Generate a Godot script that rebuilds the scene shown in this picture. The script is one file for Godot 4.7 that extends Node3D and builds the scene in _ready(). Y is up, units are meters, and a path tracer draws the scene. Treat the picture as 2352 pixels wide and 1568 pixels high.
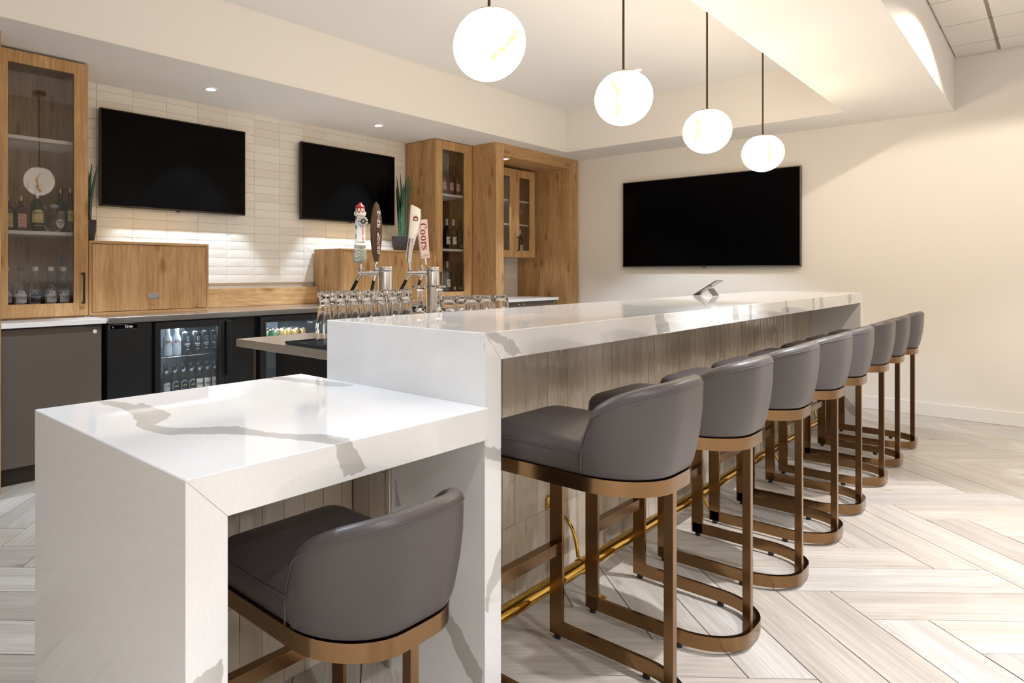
extends Node3D
# A hotel bar: white quartz bar and lower counter, grey stools, oak back bar.
# Plan coordinates: u runs along the bar (world x), v from the room towards the back wall (world -z), y up.

const F_PX := 1513.74
const PX := 830.0
const PY := 623.0
const EYE := 1.235
const YAW := 46.7296   # degrees between the view axis and the bar axis

var M := {}
var cache := {}
var taken := {}
var rng := RandomNumberGenerator.new()

# ------------------------------------------------------------------ geometry collector
class G:
	var v := PackedVector3Array()
	var n := PackedVector3Array()
	var t := PackedVector2Array()
	var ix := PackedInt32Array()
	var uvf: Callable

	func uv_of(p: Vector3, nn: Vector3) -> Vector2:
		if uvf.is_valid():
			return uvf.call(p, nn)
		var a := nn.abs()
		if a.y > a.x and a.y > a.z:
			return Vector2(p.x, p.z)
		if a.x > a.z:
			return Vector2(p.z, -p.y)
		return Vector2(p.x, -p.y)

	func quad(a: Vector3, b: Vector3, c: Vector3, d: Vector3, na: Vector3, nb: Vector3, nc: Vector3, nd: Vector3, uvs := PackedVector2Array()) -> void:
		var k := v.size()
		v.append_array(PackedVector3Array([a, b, c, d]))
		n.append_array(PackedVector3Array([na, nb, nc, nd]))
		if uvs.size() == 4:
			t.append_array(uvs)
		else:
			var m := (na + nb + nc + nd).normalized()
			t.append_array(PackedVector2Array([uv_of(a, m), uv_of(b, m), uv_of(c, m), uv_of(d, m)]))
		var cr := (c - a).cross(d - b)
		if cr.dot(na + nb + nc + nd) > 0.0:
			ix.append_array(PackedInt32Array([k, k + 2, k + 1, k, k + 3, k + 2]))
		else:
			ix.append_array(PackedInt32Array([k, k + 1, k + 2, k, k + 2, k + 3]))

	func tri(a: Vector3, b: Vector3, c: Vector3, na: Vector3, nb: Vector3, nc: Vector3) -> void:
		var k := v.size()
		v.append_array(PackedVector3Array([a, b, c]))
		n.append_array(PackedVector3Array([na, nb, nc]))
		var m := (na + nb + nc).normalized()
		t.append_array(PackedVector2Array([uv_of(a, m), uv_of(b, m), uv_of(c, m)]))
		if (b - a).cross(c - a).dot(m) > 0.0:
			ix.append_array(PackedInt32Array([k, k + 2, k + 1]))
		else:
			ix.append_array(PackedInt32Array([k, k + 1, k + 2]))

	func flat(a: Vector3, b: Vector3, c: Vector3, d: Vector3, nn: Vector3) -> void:
		quad(a, b, c, d, nn, nn, nn, nn)

	func pt(cen: Vector3, h: Vector3, s: Vector3, ax: int, bev: float) -> Vector3:
		var p := Vector3()
		for i in 3:
			p[i] = cen[i] + s[i] * (h[i] - (0.0 if i == ax else bev))
		return p

	# a box with softened edges
	func box(lo: Vector3, hi: Vector3, bev := 0.0) -> void:
		var cen := (lo + hi) * 0.5
		var h := (hi - lo).abs() * 0.5
		bev = minf(bev, minf(h.x, minf(h.y, h.z)) * 0.9)
		var e := [Vector3.RIGHT, Vector3.UP, Vector3.BACK]
		for a in 3:
			var b := (a + 1) % 3
			var c := (a + 2) % 3
			for sg in [-1.0, 1.0]:
				var q := []
				for w in [[-1.0, -1.0], [1.0, -1.0], [1.0, 1.0], [-1.0, 1.0]]:
					var s := Vector3()
					s[a] = sg
					s[b] = w[0]
					s[c] = w[1]
					q.append(pt(cen, h, s, a, bev))
				flat(q[0], q[1], q[2], q[3], e[a] * sg)
				if bev > 0.0:
					for sb in [-1.0, 1.0]:
						var s0 := Vector3()
						s0[a] = sg
						s0[b] = sb
						s0[c] = -1.0
						var s1 := s0
						s1[c] = 1.0
						quad(pt(cen, h, s0, a, bev), pt(cen, h, s1, a, bev), pt(cen, h, s1, b, bev), pt(cen, h, s0, b, bev), e[a] * sg, e[a] * sg, e[b] * sb, e[b] * sb)
		if bev > 0.0:
			for i in 8:
				var s := Vector3(1.0 if i & 1 else -1.0, 1.0 if i & 2 else -1.0, 1.0 if i & 4 else -1.0)
				tri(pt(cen, h, s, 0, bev), pt(cen, h, s, 1, bev), pt(cen, h, s, 2, bev), Vector3(s.x, 0, 0), Vector3(0, s.y, 0), Vector3(0, 0, s.z))

	# profile of (radius, height), turned about the y axis at c
	func lathe(p: Array, seg := 24, c := Vector3.ZERO, crease := 0.75) -> void:
		var m := p.size()
		var en := []
		for j in m - 1:
			var dd: Vector2 = p[j + 1] - p[j]
			en.append(Vector2(dd.y, -dd.x).normalized())
		for j in m - 1:
			var e0: Vector2 = en[j]
			var a0 := e0
			var a1 := e0
			if j > 0 and e0.dot(en[j - 1]) > crease:
				a0 = (e0 + en[j - 1]).normalized()
			if j < m - 2 and e0.dot(en[j + 1]) > crease:
				a1 = (e0 + en[j + 1]).normalized()
			var p0: Vector2 = p[j]
			var p1: Vector2 = p[j + 1]
			if p0.distance_to(p1) < 1e-6:
				continue
			for i in seg:
				var t0 := TAU * i / seg
				var t1 := TAU * (i + 1) / seg
				var d0 := Vector3(cos(t0), 0, sin(t0))
				var d1 := Vector3(cos(t1), 0, sin(t1))
				var u0 := float(i) / seg
				var u1 := float(i + 1) / seg
				var up := Vector3.UP
				quad(c + d0 * p0.x + up * p0.y, c + d1 * p0.x + up * p0.y, c + d1 * p1.x + up * p1.y, c + d0 * p1.x + up * p1.y,
					d0 * a0.x + up * a0.y, d1 * a0.x + up * a0.y, d1 * a1.x + up * a1.y, d0 * a1.x + up * a1.y,
					PackedVector2Array([Vector2(u0, p0.y), Vector2(u1, p0.y), Vector2(u1, p1.y), Vector2(u0, p1.y)]))

	func tube(path: Array, r: float, seg := 10, caps := true) -> void:
		var rows := []
		var m := path.size()
		var ref := Vector3.UP
		var t0: Vector3 = (path[1] - path[0]).normalized()
		if absf(t0.dot(ref)) > 0.9:
			ref = Vector3.RIGHT
		for i in m:
			var tg: Vector3 = (path[mini(i + 1, m - 1)] - path[maxi(i - 1, 0)]).normalized()
			var sd := tg.cross(ref).normalized()
			var nn := sd.cross(tg).normalized()
			ref = nn
			var row := []
			for k in seg:
				var an := TAU * k / seg
				row.append([path[i] + (sd * cos(an) + nn * sin(an)) * r, sd * cos(an) + nn * sin(an)])
			rows.append(row)
		for i in m - 1:
			for k in seg:
				var l := (k + 1) % seg
				quad(rows[i][k][0], rows[i][l][0], rows[i + 1][l][0], rows[i + 1][k][0], rows[i][k][1], rows[i][l][1], rows[i + 1][l][1], rows[i + 1][k][1])
		if caps:
			for e in [0, m - 1]:
				var dn: Vector3 = (path[1] - path[0]).normalized() * -1.0 if e == 0 else (path[m - 1] - path[m - 2]).normalized()
				for k in range(1, seg - 1):
					tri(rows[e][0][0], rows[e][k][0], rows[e][k + 1][0], dn, dn, dn)

	# flat bar standing on edge along a horizontal path: w across, h up
	func bar(path: Array, w: float, h: float, closed := false) -> void:
		var m := path.size()
		var sd := []
		for i in m:
			var a: Vector3 = path[(i - 1 + m) % m] if closed or i > 0 else path[i]
			var b: Vector3 = path[(i + 1) % m] if closed or i < m - 1 else path[i]
			var tg := (b - a).normalized()
			sd.append(tg.cross(Vector3.UP).normalized())
		var up := Vector3.UP * h * 0.5
		var last := m if closed else m - 1
		for i in last:
			var j := (i + 1) % m
			var a0: Vector3 = path[i] + sd[i] * w * 0.5
			var b0: Vector3 = path[i] - sd[i] * w * 0.5
			var a1: Vector3 = path[j] + sd[j] * w * 0.5
			var b1: Vector3 = path[j] - sd[j] * w * 0.5
			quad(a0 - up, a1 - up, a1 + up, a0 + up, sd[i], sd[j], sd[j], sd[i])
			quad(b0 - up, b1 - up, b1 + up, b0 + up, -sd[i], -sd[j], -sd[j], -sd[i])
			flat(a0 + up, a1 + up, b1 + up, b0 + up, Vector3.UP)
			flat(a0 - up, a1 - up, b1 - up, b0 - up, Vector3.DOWN)
		if not closed:
			for e in [0, m - 1]:
				var dn: Vector3 = (path[0] - path[1]).normalized() if e == 0 else (path[m - 1] - path[m - 2]).normalized()
				var a: Vector3 = path[e] + sd[e] * w * 0.5
				var b: Vector3 = path[e] - sd[e] * w * 0.5
				flat(a - up, b - up, b + up, a + up, dn)

	# smooth surface through rows of points
	func grid(rows: Array, wrap: bool, flip: bool, uvs := false) -> void:
		var m := rows.size()
		var c: int = rows[0].size()
		var nr := []
		for i in m:
			var r := []
			for k in c:
				var du: Vector3 = rows[i][(k + 1) % c if wrap else mini(k + 1, c - 1)] - rows[i][(k - 1 + c) % c if wrap else maxi(k - 1, 0)]
				var dv: Vector3 = rows[mini(i + 1, m - 1)][k] - rows[maxi(i - 1, 0)][k]
				var x := du.cross(dv)
				r.append((x * (-1.0 if flip else 1.0)).normalized() if x.length() > 1e-12 else Vector3.UP)
			nr.append(r)
		for i in m - 1:
			for k in (c if wrap else c - 1):
				var l := (k + 1) % c
				if uvs:
					quad(rows[i][k], rows[i][l], rows[i + 1][l], rows[i + 1][k], nr[i][k], nr[i][l], nr[i + 1][l], nr[i + 1][k],
						PackedVector2Array([Vector2(float(k) / (c - 1), float(i) / (m - 1)), Vector2(float(k + 1) / (c - 1), float(i) / (m - 1)), Vector2(float(k + 1) / (c - 1), float(i + 1) / (m - 1)), Vector2(float(k) / (c - 1), float(i + 1) / (m - 1))]))
				else:
					quad(rows[i][k], rows[i][l], rows[i + 1][l], rows[i + 1][k], nr[i][k], nr[i][l], nr[i + 1][l], nr[i + 1][k])

	func fan(ring: Array, cen: Vector3, nn: Vector3) -> void:
		for k in ring.size():
			tri(cen, ring[k], ring[(k + 1) % ring.size()], nn, nn, nn)

	# outline in the xy plane, thickness along z from z0 to z1, placed by xf
	func extrude(poly: PackedVector2Array, z0: float, z1: float, xf := Transform3D.IDENTITY) -> void:
		var tr := Geometry2D.triangulate_polygon(poly)
		for s in [[z0, -1.0], [z1, 1.0]]:
			for i in range(0, tr.size(), 3):
				var nn: Vector3 = xf.basis * Vector3(0, 0, s[1])
				var q := []
				for j in 3:
					var p := poly[tr[i + j]]
					q.append(xf * Vector3(p.x, p.y, s[0]))
				tri(q[0], q[1], q[2], nn, nn, nn)
		var area := 0.0
		for i in poly.size():
			area += poly[i].cross(poly[(i + 1) % poly.size()])
		for i in poly.size():
			var a := poly[i]
			var b := poly[(i + 1) % poly.size()]
			var d := (b - a).normalized()
			var nn: Vector3 = xf.basis * Vector3(d.y, -d.x, 0) * signf(area)
			flat(xf * Vector3(a.x, a.y, z0), xf * Vector3(b.x, b.y, z0), xf * Vector3(b.x, b.y, z1), xf * Vector3(a.x, a.y, z1), nn)

	# convex outline in the xy plane (counter-clockwise), from z0 to z1, the edge at z1 eased by ch
	func eased(poly: Array, z0: float, z1: float, ch: float) -> void:
		var m := poly.size()
		var inn := []
		var nrm := []
		for i in m:
			var d: Vector2 = (poly[(i + 1) % m] - poly[i]).normalized()
			nrm.append(Vector2(d.y, -d.x))
		for i in m:
			var a: Vector2 = nrm[(i - 1 + m) % m]
			var b: Vector2 = nrm[i]
			inn.append(poly[i] - (a + b) / (1.0 + a.dot(b)) * ch)
		var c := Vector2.ZERO
		for p in inn:
			c += p / m
		for i in m:
			var j := (i + 1) % m
			var sn := Vector3(nrm[i].x, nrm[i].y, 0)
			var a0 := Vector3(poly[i].x, poly[i].y, z0)
			var b0 := Vector3(poly[j].x, poly[j].y, z0)
			var a1 := Vector3(poly[i].x, poly[i].y, z1 - ch)
			var b1 := Vector3(poly[j].x, poly[j].y, z1 - ch)
			var a2 := Vector3(inn[i].x, inn[i].y, z1)
			var b2 := Vector3(inn[j].x, inn[j].y, z1)
			flat(a0, b0, b1, a1, sn)
			quad(a1, b1, b2, a2, sn, sn, Vector3.BACK, Vector3.BACK)
			tri(Vector3(c.x, c.y, z1), a2, b2, Vector3.BACK, Vector3.BACK, Vector3.BACK)
			tri(Vector3(c.x, c.y, z0), a0, b0, Vector3.FORWARD, Vector3.FORWARD, Vector3.FORWARD)

	func mesh() -> ArrayMesh:
		var arr := []
		arr.resize(Mesh.ARRAY_MAX)
		arr[Mesh.ARRAY_VERTEX] = v
		arr[Mesh.ARRAY_NORMAL] = n
		arr[Mesh.ARRAY_TEX_UV] = t
		arr[Mesh.ARRAY_INDEX] = ix
		var m := ArrayMesh.new()
		m.add_surface_from_arrays(Mesh.PRIMITIVE_TRIANGLES, arr)
		return m

# ------------------------------------------------------------------ nodes
func P(u: float, y: float, v: float) -> Vector3:
	return Vector3(u, y, -v)

func numbered(called: String) -> String:
	var k: int = taken.get(called, 0)
	taken[called] = k + 1
	return called if k == 0 else "%s_%03d" % [called, k]

func mk(called: String, shape, material: Material, parent: Node = null) -> MeshInstance3D:
	var o := MeshInstance3D.new()
	o.mesh = shape.mesh() if shape is G else shape
	o.material_override = null
	o.set_surface_override_material(0, material)
	if parent == null:
		o.name = numbered(called)
		add_child(o)
	else:
		o.name = called
		parent.add_child(o, true)
	return o

func meta(o: Node, label: String, category: String, group := "") -> void:
	o.set_meta("label", label)
	o.set_meta("category", category)
	if group != "":
		o.set_meta("group", group)

func thing(called: String, label: String, category: String, at := Vector3.ZERO, group := "", turn := 0.0) -> Node3D:
	var o := Node3D.new()
	o.name = numbered(called)
	add_child(o)
	o.position = at
	o.rotation.y = turn
	meta(o, label, category, group)
	return o

func structure(called: String) -> Node3D:
	var o := Node3D.new()
	o.name = called
	add_child(o)
	o.set_meta("kind", "structure")
	return o

# box over ranges of u, y, v, as a part
func bx(called: String, u0: float, u1: float, y0: float, y1: float, v0: float, v1: float, material: Material, parent: Node, bev := 0.0) -> MeshInstance3D:
	var g := G.new()
	var o: Vector3 = parent.position if parent is Node3D else Vector3.ZERO
	g.box(P(u0, y0, v1) - o, P(u1, y1, v0) - o, bev)
	return mk(called, g, material, parent)

func sbox(called: String, u0: float, u1: float, y0: float, y1: float, v0: float, v1: float, material: Material) -> MeshInstance3D:
	var g := G.new()
	g.box(P(u0, y0, v1), P(u1, y1, v0))
	var o := mk(called, g, material)
	o.name = called
	o.set_meta("kind", "structure")
	return o

func mat(c: Color, rough := 0.6, metal := 0.0) -> StandardMaterial3D:
	var m := StandardMaterial3D.new()
	m.albedo_color = c
	m.roughness = rough
	m.metallic = metal
	return m

func glow(c: Color, energy: float) -> StandardMaterial3D:
	var m := mat(Color(0.9, 0.9, 0.9), 0.5)
	m.emission_enabled = true
	m.emission = c
	m.emission_energy_multiplier = energy
	return m

# lettering as thin raised print; bend > 0 wraps it round an upright cylinder of that radius
func lettering(s: String, high: float, material: Material, parent: Node, xf: Transform3D, bend := 0.0, face := "Droid Sans", bold := true, called := "lettering", wide := 0.0) -> void:
	var key := "%s|%f|%f|%s|%s|%f" % [s, high, bend, face, bold, wide]
	if not cache.has(key):
		var f := SystemFont.new()
		f.font_names = PackedStringArray([face])
		f.font_weight = 700 if bold else 400
		if face.ends_with("Script"):
			f.font_names = PackedStringArray(["Droid Serif"])
			f.font_italic = true
		var tm := TextMesh.new()
		tm.text = s
		tm.font = f
		tm.font_size = 32
		tm.pixel_size = high / 24.0
		tm.depth = 0.0006
		tm.curve_step = 2.0
		var arr := tm.get_mesh_arrays()
		var vv: PackedVector3Array = arr[Mesh.ARRAY_VERTEX]
		var nn: PackedVector3Array = arr[Mesh.ARRAY_NORMAL]
		var w := tm.get_aabb().size.x
		for i in vv.size():
			var p := vv[i]
			if wide > 0.0:
				p.x *= wide / w
			if bend > 0.0:
				var an := p.x / bend
				var r := bend + p.z
				var q := nn[i]
				nn[i] = Vector3(q.x * cos(an) + q.z * sin(an), q.y, -q.x * sin(an) + q.z * cos(an))
				p = Vector3(sin(an) * r, p.y, cos(an) * r)
			vv[i] = p
		arr[Mesh.ARRAY_VERTEX] = vv
		arr[Mesh.ARRAY_NORMAL] = nn
		var am := ArrayMesh.new()
		am.add_surface_from_arrays(Mesh.PRIMITIVE_TRIANGLES, arr)
		cache[key] = am
	var o := mk(called, cache[key], material, parent)
	o.transform = xf

func TF(x: float, y: float, z: float, ry := 0.0, rz := 0.0, rx := 0.0) -> Transform3D:
	return Transform3D(Basis.from_euler(Vector3(rx, ry, rz), EULER_ORDER_YXZ), Vector3(x, y, z))

# curved label patch round an upright cylinder
func patch(r: float, half: float, y0: float, y1: float, top_arch := 0.0) -> G:
	var g := G.new()
	var c := 10
	for i in c:
		var a0 := -half + 2.0 * half * i / c
		var a1 := -half + 2.0 * half * (i + 1) / c
		var d0 := Vector3(sin(a0), 0, cos(a0))
		var d1 := Vector3(sin(a1), 0, cos(a1))
		var t0 := y1 + top_arch * (1.0 - pow(a0 / half, 2.0))
		var t1 := y1 + top_arch * (1.0 - pow(a1 / half, 2.0))
		g.quad(d0 * r + Vector3.UP * y0, d1 * r + Vector3.UP * y0, d1 * r + Vector3.UP * t1, d0 * r + Vector3.UP * t0, d0, d1, d1, d0)
	return g

# pixel of a point in the photograph's frame (used only to choose which floor planks are separate parts)
func pixel(p: Vector3) -> Vector3:
	var a := deg_to_rad(YAW)
	var d := p.x * cos(a) - p.z * sin(a)
	var r := p.x * sin(a) + p.z * cos(a)
	return Vector3(PX + F_PX * r / d, PY - F_PX * (p.y - EYE) / d, d)
const LOW_VEINS := [
	[0.738, 1.886, 0.765, 1.873, 0.791, 1.824, 0.802, 1.767, 0.827, 1.783, 0.822, 1.710, 0.823, 1.629, 0.812, 1.578, 0.778, 1.539, 0.747, 1.520, 0.728, 1.502, 0.736, 1.466, 0.759, 1.430, 0.794, 1.406, 0.833, 1.380, 0.869, 1.355, 0.871, 1.316, 0.880, 1.270, 0.900, 1.225, 0.929, 1.187, 0.962, 1.161, 0.972, 1.131, 0.983, 1.088, 0.974, 1.061, 0.926, 1.064, 0.918, 1.095, 0.901, 1.130, 0.885, 1.168, 0.863, 1.214, 0.840, 1.260, 0.812, 1.300, 0.777, 1.330, 0.744, 1.364, 0.708, 1.390, 0.696, 1.427, 0.689, 1.476, 0.692, 1.521, 0.714, 1.574, 0.737, 1.649, 0.748, 1.724, 0.747, 1.788, 0.735, 1.829],
	[0.929, 1.067, 0.979, 1.067, 0.983, 1.053, 1.001, 1.025, 1.021, 0.994, 0.952, 0.992, 0.943, 1.010, 0.937, 1.028, 0.932, 1.051],
	[1.318, 1.895, 1.382, 1.882, 1.413, 1.805, 1.444, 1.706, 1.457, 1.633, 1.460, 1.576, 1.413, 1.584, 1.378, 1.627, 1.368, 1.716, 1.351, 1.805],
	[0.584, 0.700, 0.598, 0.704, 0.618, 0.711, 0.651, 0.720, 0.651, 0.608, 0.584, 0.601],
]
const BAR_VEINS := [
	[1.487, 1.080, 1.527, 1.080, 1.539, 1.077, 1.553, 1.068, 1.566, 1.063, 1.578, 1.065, 1.588, 1.050, 1.594, 1.058, 1.610, 1.054, 1.618, 1.044, 1.630, 1.034, 1.644, 1.028, 1.648, 1.020, 1.660, 1.008, 1.608, 1.005, 1.598, 1.010, 1.581, 1.020, 1.574, 1.028, 1.558, 1.041, 1.543, 1.049, 1.527, 1.055, 1.505, 1.060, 1.496, 1.068],
	[2.580, 1.081, 2.660, 1.080, 2.672, 1.057, 2.708, 1.041, 2.722, 1.006, 2.601, 1.003, 2.592, 1.037, 2.575, 1.062],
	[3.460, 1.082, 3.521, 1.082, 3.538, 1.050, 3.547, 1.015, 3.468, 1.014, 3.460, 1.047],
	[3.699, 1.079, 3.756, 1.079, 3.742, 1.052, 3.747, 1.006, 3.709, 1.004],
	[4.332, 1.079, 4.365, 1.079, 4.376, 1.052, 4.433, 1.011, 4.354, 1.009, 4.348, 1.041],
	[4.936, 1.078, 4.991, 1.078, 4.977, 1.042, 4.998, 1.008, 4.930, 1.007, 4.943, 1.043],
	[5.104, 1.078, 5.213, 1.078, 5.198, 1.053, 5.235, 1.010, 5.118, 1.009, 5.125, 1.044],
	[5.922, 1.078, 6.052, 1.079, 6.071, 1.047, 6.033, 1.007, 5.977, 1.007],
	[1.479, 0.771, 1.523, 0.759, 1.540, 0.752, 1.559, 0.751, 1.561, 0.708, 1.513, 0.725, 1.479, 0.740],
	[1.561, 0.479, 1.534, 0.453, 1.507, 0.406, 1.489, 0.386, 1.479, 0.324, 1.493, 0.307, 1.507, 0.357, 1.544, 0.382, 1.561, 0.388],
]
const END_VEINS := [
	[1.234, 0.217, 1.211, 0.262, 1.171, 0.232, 1.137, 0.192, 1.089, 0.143, 1.089, 0.100, 1.105, 0.084, 1.143, 0.110, 1.176, 0.149, 1.205, 0.192],
	[1.420, 0.599, 1.411, 0.569, 1.394, 0.515, 1.419, 0.506],
]

# ------------------------------------------------------------------ procedural textures
func bytes_of(seed_: int, w: int, h: int, freq: float, tw: int, th: int, octaves := 3, kind := FastNoiseLite.TYPE_SIMPLEX_SMOOTH) -> PackedByteArray:
	var f := FastNoiseLite.new()
	f.seed = seed_
	f.noise_type = kind
	f.frequency = freq
	f.fractal_octaves = octaves
	var im := f.get_seamless_image(w, h)
	im.convert(Image.FORMAT_L8)
	im.resize(tw, th, Image.INTERPOLATE_CUBIC)
	return im.get_data()

func tex(w: int, h: int, data: PackedByteArray, rgb := true) -> ImageTexture:
	return ImageTexture.create_from_image(Image.create_from_data(w, h, false, Image.FORMAT_RGB8 if rgb else Image.FORMAT_L8, data))

# grain along the texture's second axis; knots are dark ovals with the grain bending round them
func wood_texture(seed_: int, w: int, h: int, light: Color, dark: Color, ring: float, contrast: float, knots: int, rotated: bool) -> ImageTexture:
	var r := RandomNumberGenerator.new()
	r.seed = seed_
	var fine := bytes_of(seed_, w, 40, 0.07, w, h, 4)
	var mid := bytes_of(seed_ + 1, 128, 24, 0.035, w, h, 3)
	var warp := bytes_of(seed_ + 2, 64, 48, 0.03, w, h, 2)
	var pore := bytes_of(seed_ + 3, w, 64, 0.22, w, h, 1)
	var ks := []
	for k in knots:
		ks.append(Vector3(r.randf() * w, r.randf() * h, r.randf_range(5.0, 11.0) * w / 512.0))
	var out := PackedByteArray()
	out.resize(w * h * 3)
	for y in h:
		for x in w:
			var i := y * w + x
			var wp := warp[i] / 255.0
			var xx := x / float(w)
			var kd := 0.0
			for k in ks:
				var dx: float = absf(x - k.x)
				dx = minf(dx, w - dx)
				var dy: float = absf(y - k.y)
				dy = minf(dy, h - dy)
				var dd: float = (dx * dx + dy * dy * 0.12) / (k.z * k.z)
				if dd < 14.0:
					kd += exp(-dd * 0.9) * 1.0
					wp += 0.25 * exp(-dd * 0.22)
			var rings := sin((wp * ring + mid[i] / 255.0 * 3.0) * TAU)
			var g := 0.56 + contrast * ((fine[i] / 255.0 - 0.5) * 1.15 + (mid[i] / 255.0 - 0.5) * 0.9 + rings * 0.16)
			if pore[i] > 186:
				g -= contrast * 0.3
			g = clampf(g - kd * 0.75, 0.0, 1.0)
			var c := dark.lerp(light, g)
			var o := i * 3
			if rotated:
				o = (x * h + y) * 3
			out[o] = int(c.r * 255.0)
			out[o + 1] = int(c.g * 255.0)
			out[o + 2] = int(c.b * 255.0)
	return tex(h, w, out) if rotated else tex(w, h, out)

func wood_mat(t: Texture2D, sc: Vector3, off := Vector3.ZERO, rough := 0.42) -> StandardMaterial3D:
	var m := mat(Color.WHITE, rough)
	m.albedo_texture = t
	m.uv1_triplanar = true
	m.uv1_world_triplanar = true
	m.uv1_triplanar_sharpness = 8.0
	m.uv1_scale = sc
	m.uv1_offset = off
	m.metallic_specular = 0.4
	return m

func grain_height(seed_: int, freq: float, size := 256, octaves := 3) -> ImageTexture:
	return tex(size, size, bytes_of(seed_, size, size, freq, size, size, octaves), false)

# white quartz printed with grey veins; polys are outlines in metres over the domain o .. o + s
func quartz_texture(seed_: int, w: int, h: int, o: Vector2, s: Vector2, polys: Array, lines: Array) -> ImageTexture:
	var base := bytes_of(seed_, 128, 128, 0.03, w, h, 4)
	var speck := bytes_of(seed_ + 7, 256, 256, 0.4, w, h, 2)
	var jag := FastNoiseLite.new()
	jag.seed = seed_
	jag.frequency = 28.0
	jag.fractal_octaves = 4
	var out := PackedByteArray()
	out.resize(w * h * 3)
	for i in w * h:
		var g := 243.0 + (base[i] - 128) * 0.025 + (speck[i] - 128) * 0.02
		out[i * 3] = int(g)
		out[i * 3 + 1] = int(g - 0.5)
		out[i * 3 + 2] = int(g - 1.0)
	for pl in polys:
		var poly: PackedVector2Array = pl
		var lo := poly[0]
		var hi := poly[0]
		for p in poly:
			lo = lo.min(p)
			hi = hi.max(p)
		var x0 := clampi(int((lo.x - o.x) / s.x * w) - 4, 0, w - 1)
		var x1 := clampi(int((hi.x - o.x) / s.x * w) + 4, 0, w - 1)
		var y0 := clampi(int((lo.y - o.y) / s.y * h) - 4, 0, h - 1)
		var y1 := clampi(int((hi.y - o.y) / s.y * h) + 4, 0, h - 1)
		for y in range(y0, y1 + 1):
			for x in range(x0, x1 + 1):
				var p := o + Vector2((x + 0.5) / w, (y + 0.5) / h) * s
				var j := Vector2(jag.get_noise_2d(p.x, p.y), jag.get_noise_2d(p.x + 9.0, p.y)) * 0.006
				if Geometry2D.is_point_in_polygon(p + j, poly):
					var i := (y * w + x) * 3
					var tone := 198.0 + (base[y * w + x] - 128) * 0.10
					out[i] = int(tone + 2)
					out[i + 1] = int(tone)
					out[i + 2] = int(tone - 4)
	for ln in lines:   # [from, to, half width, tone]
		var a: Vector2 = ln[0]
		var b: Vector2 = ln[1]
		var steps := int(maxf(absf(b.x - a.x) / s.x * w, absf(b.y - a.y) / s.y * h)) * 2 + 2
		for k in steps:
			var p := a.lerp(b, float(k) / steps)
			p += Vector2(jag.get_noise_2d(p.x * 0.2, p.y * 0.2 + 3.0), jag.get_noise_2d(p.x * 0.2 + 5.0, p.y * 0.2)) * float(ln[4] if ln.size() > 4 else 0.0)
			var cx := int((p.x - o.x) / s.x * w)
			var cy := int((p.y - o.y) / s.y * h)
			var hw: int = ln[2]
			for dy in range(-hw, hw + 1):
				for dx in range(-hw, hw + 1):
					var x: int = cx + dx
					var y: int = cy + dy
					if x >= 0 and y >= 0 and x < w and y < h:
						var i := (y * w + x) * 3
						for c in 3:
							out[i + c] = mini(out[i + c], int(ln[3]))
	return tex(w, h, out)

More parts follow.
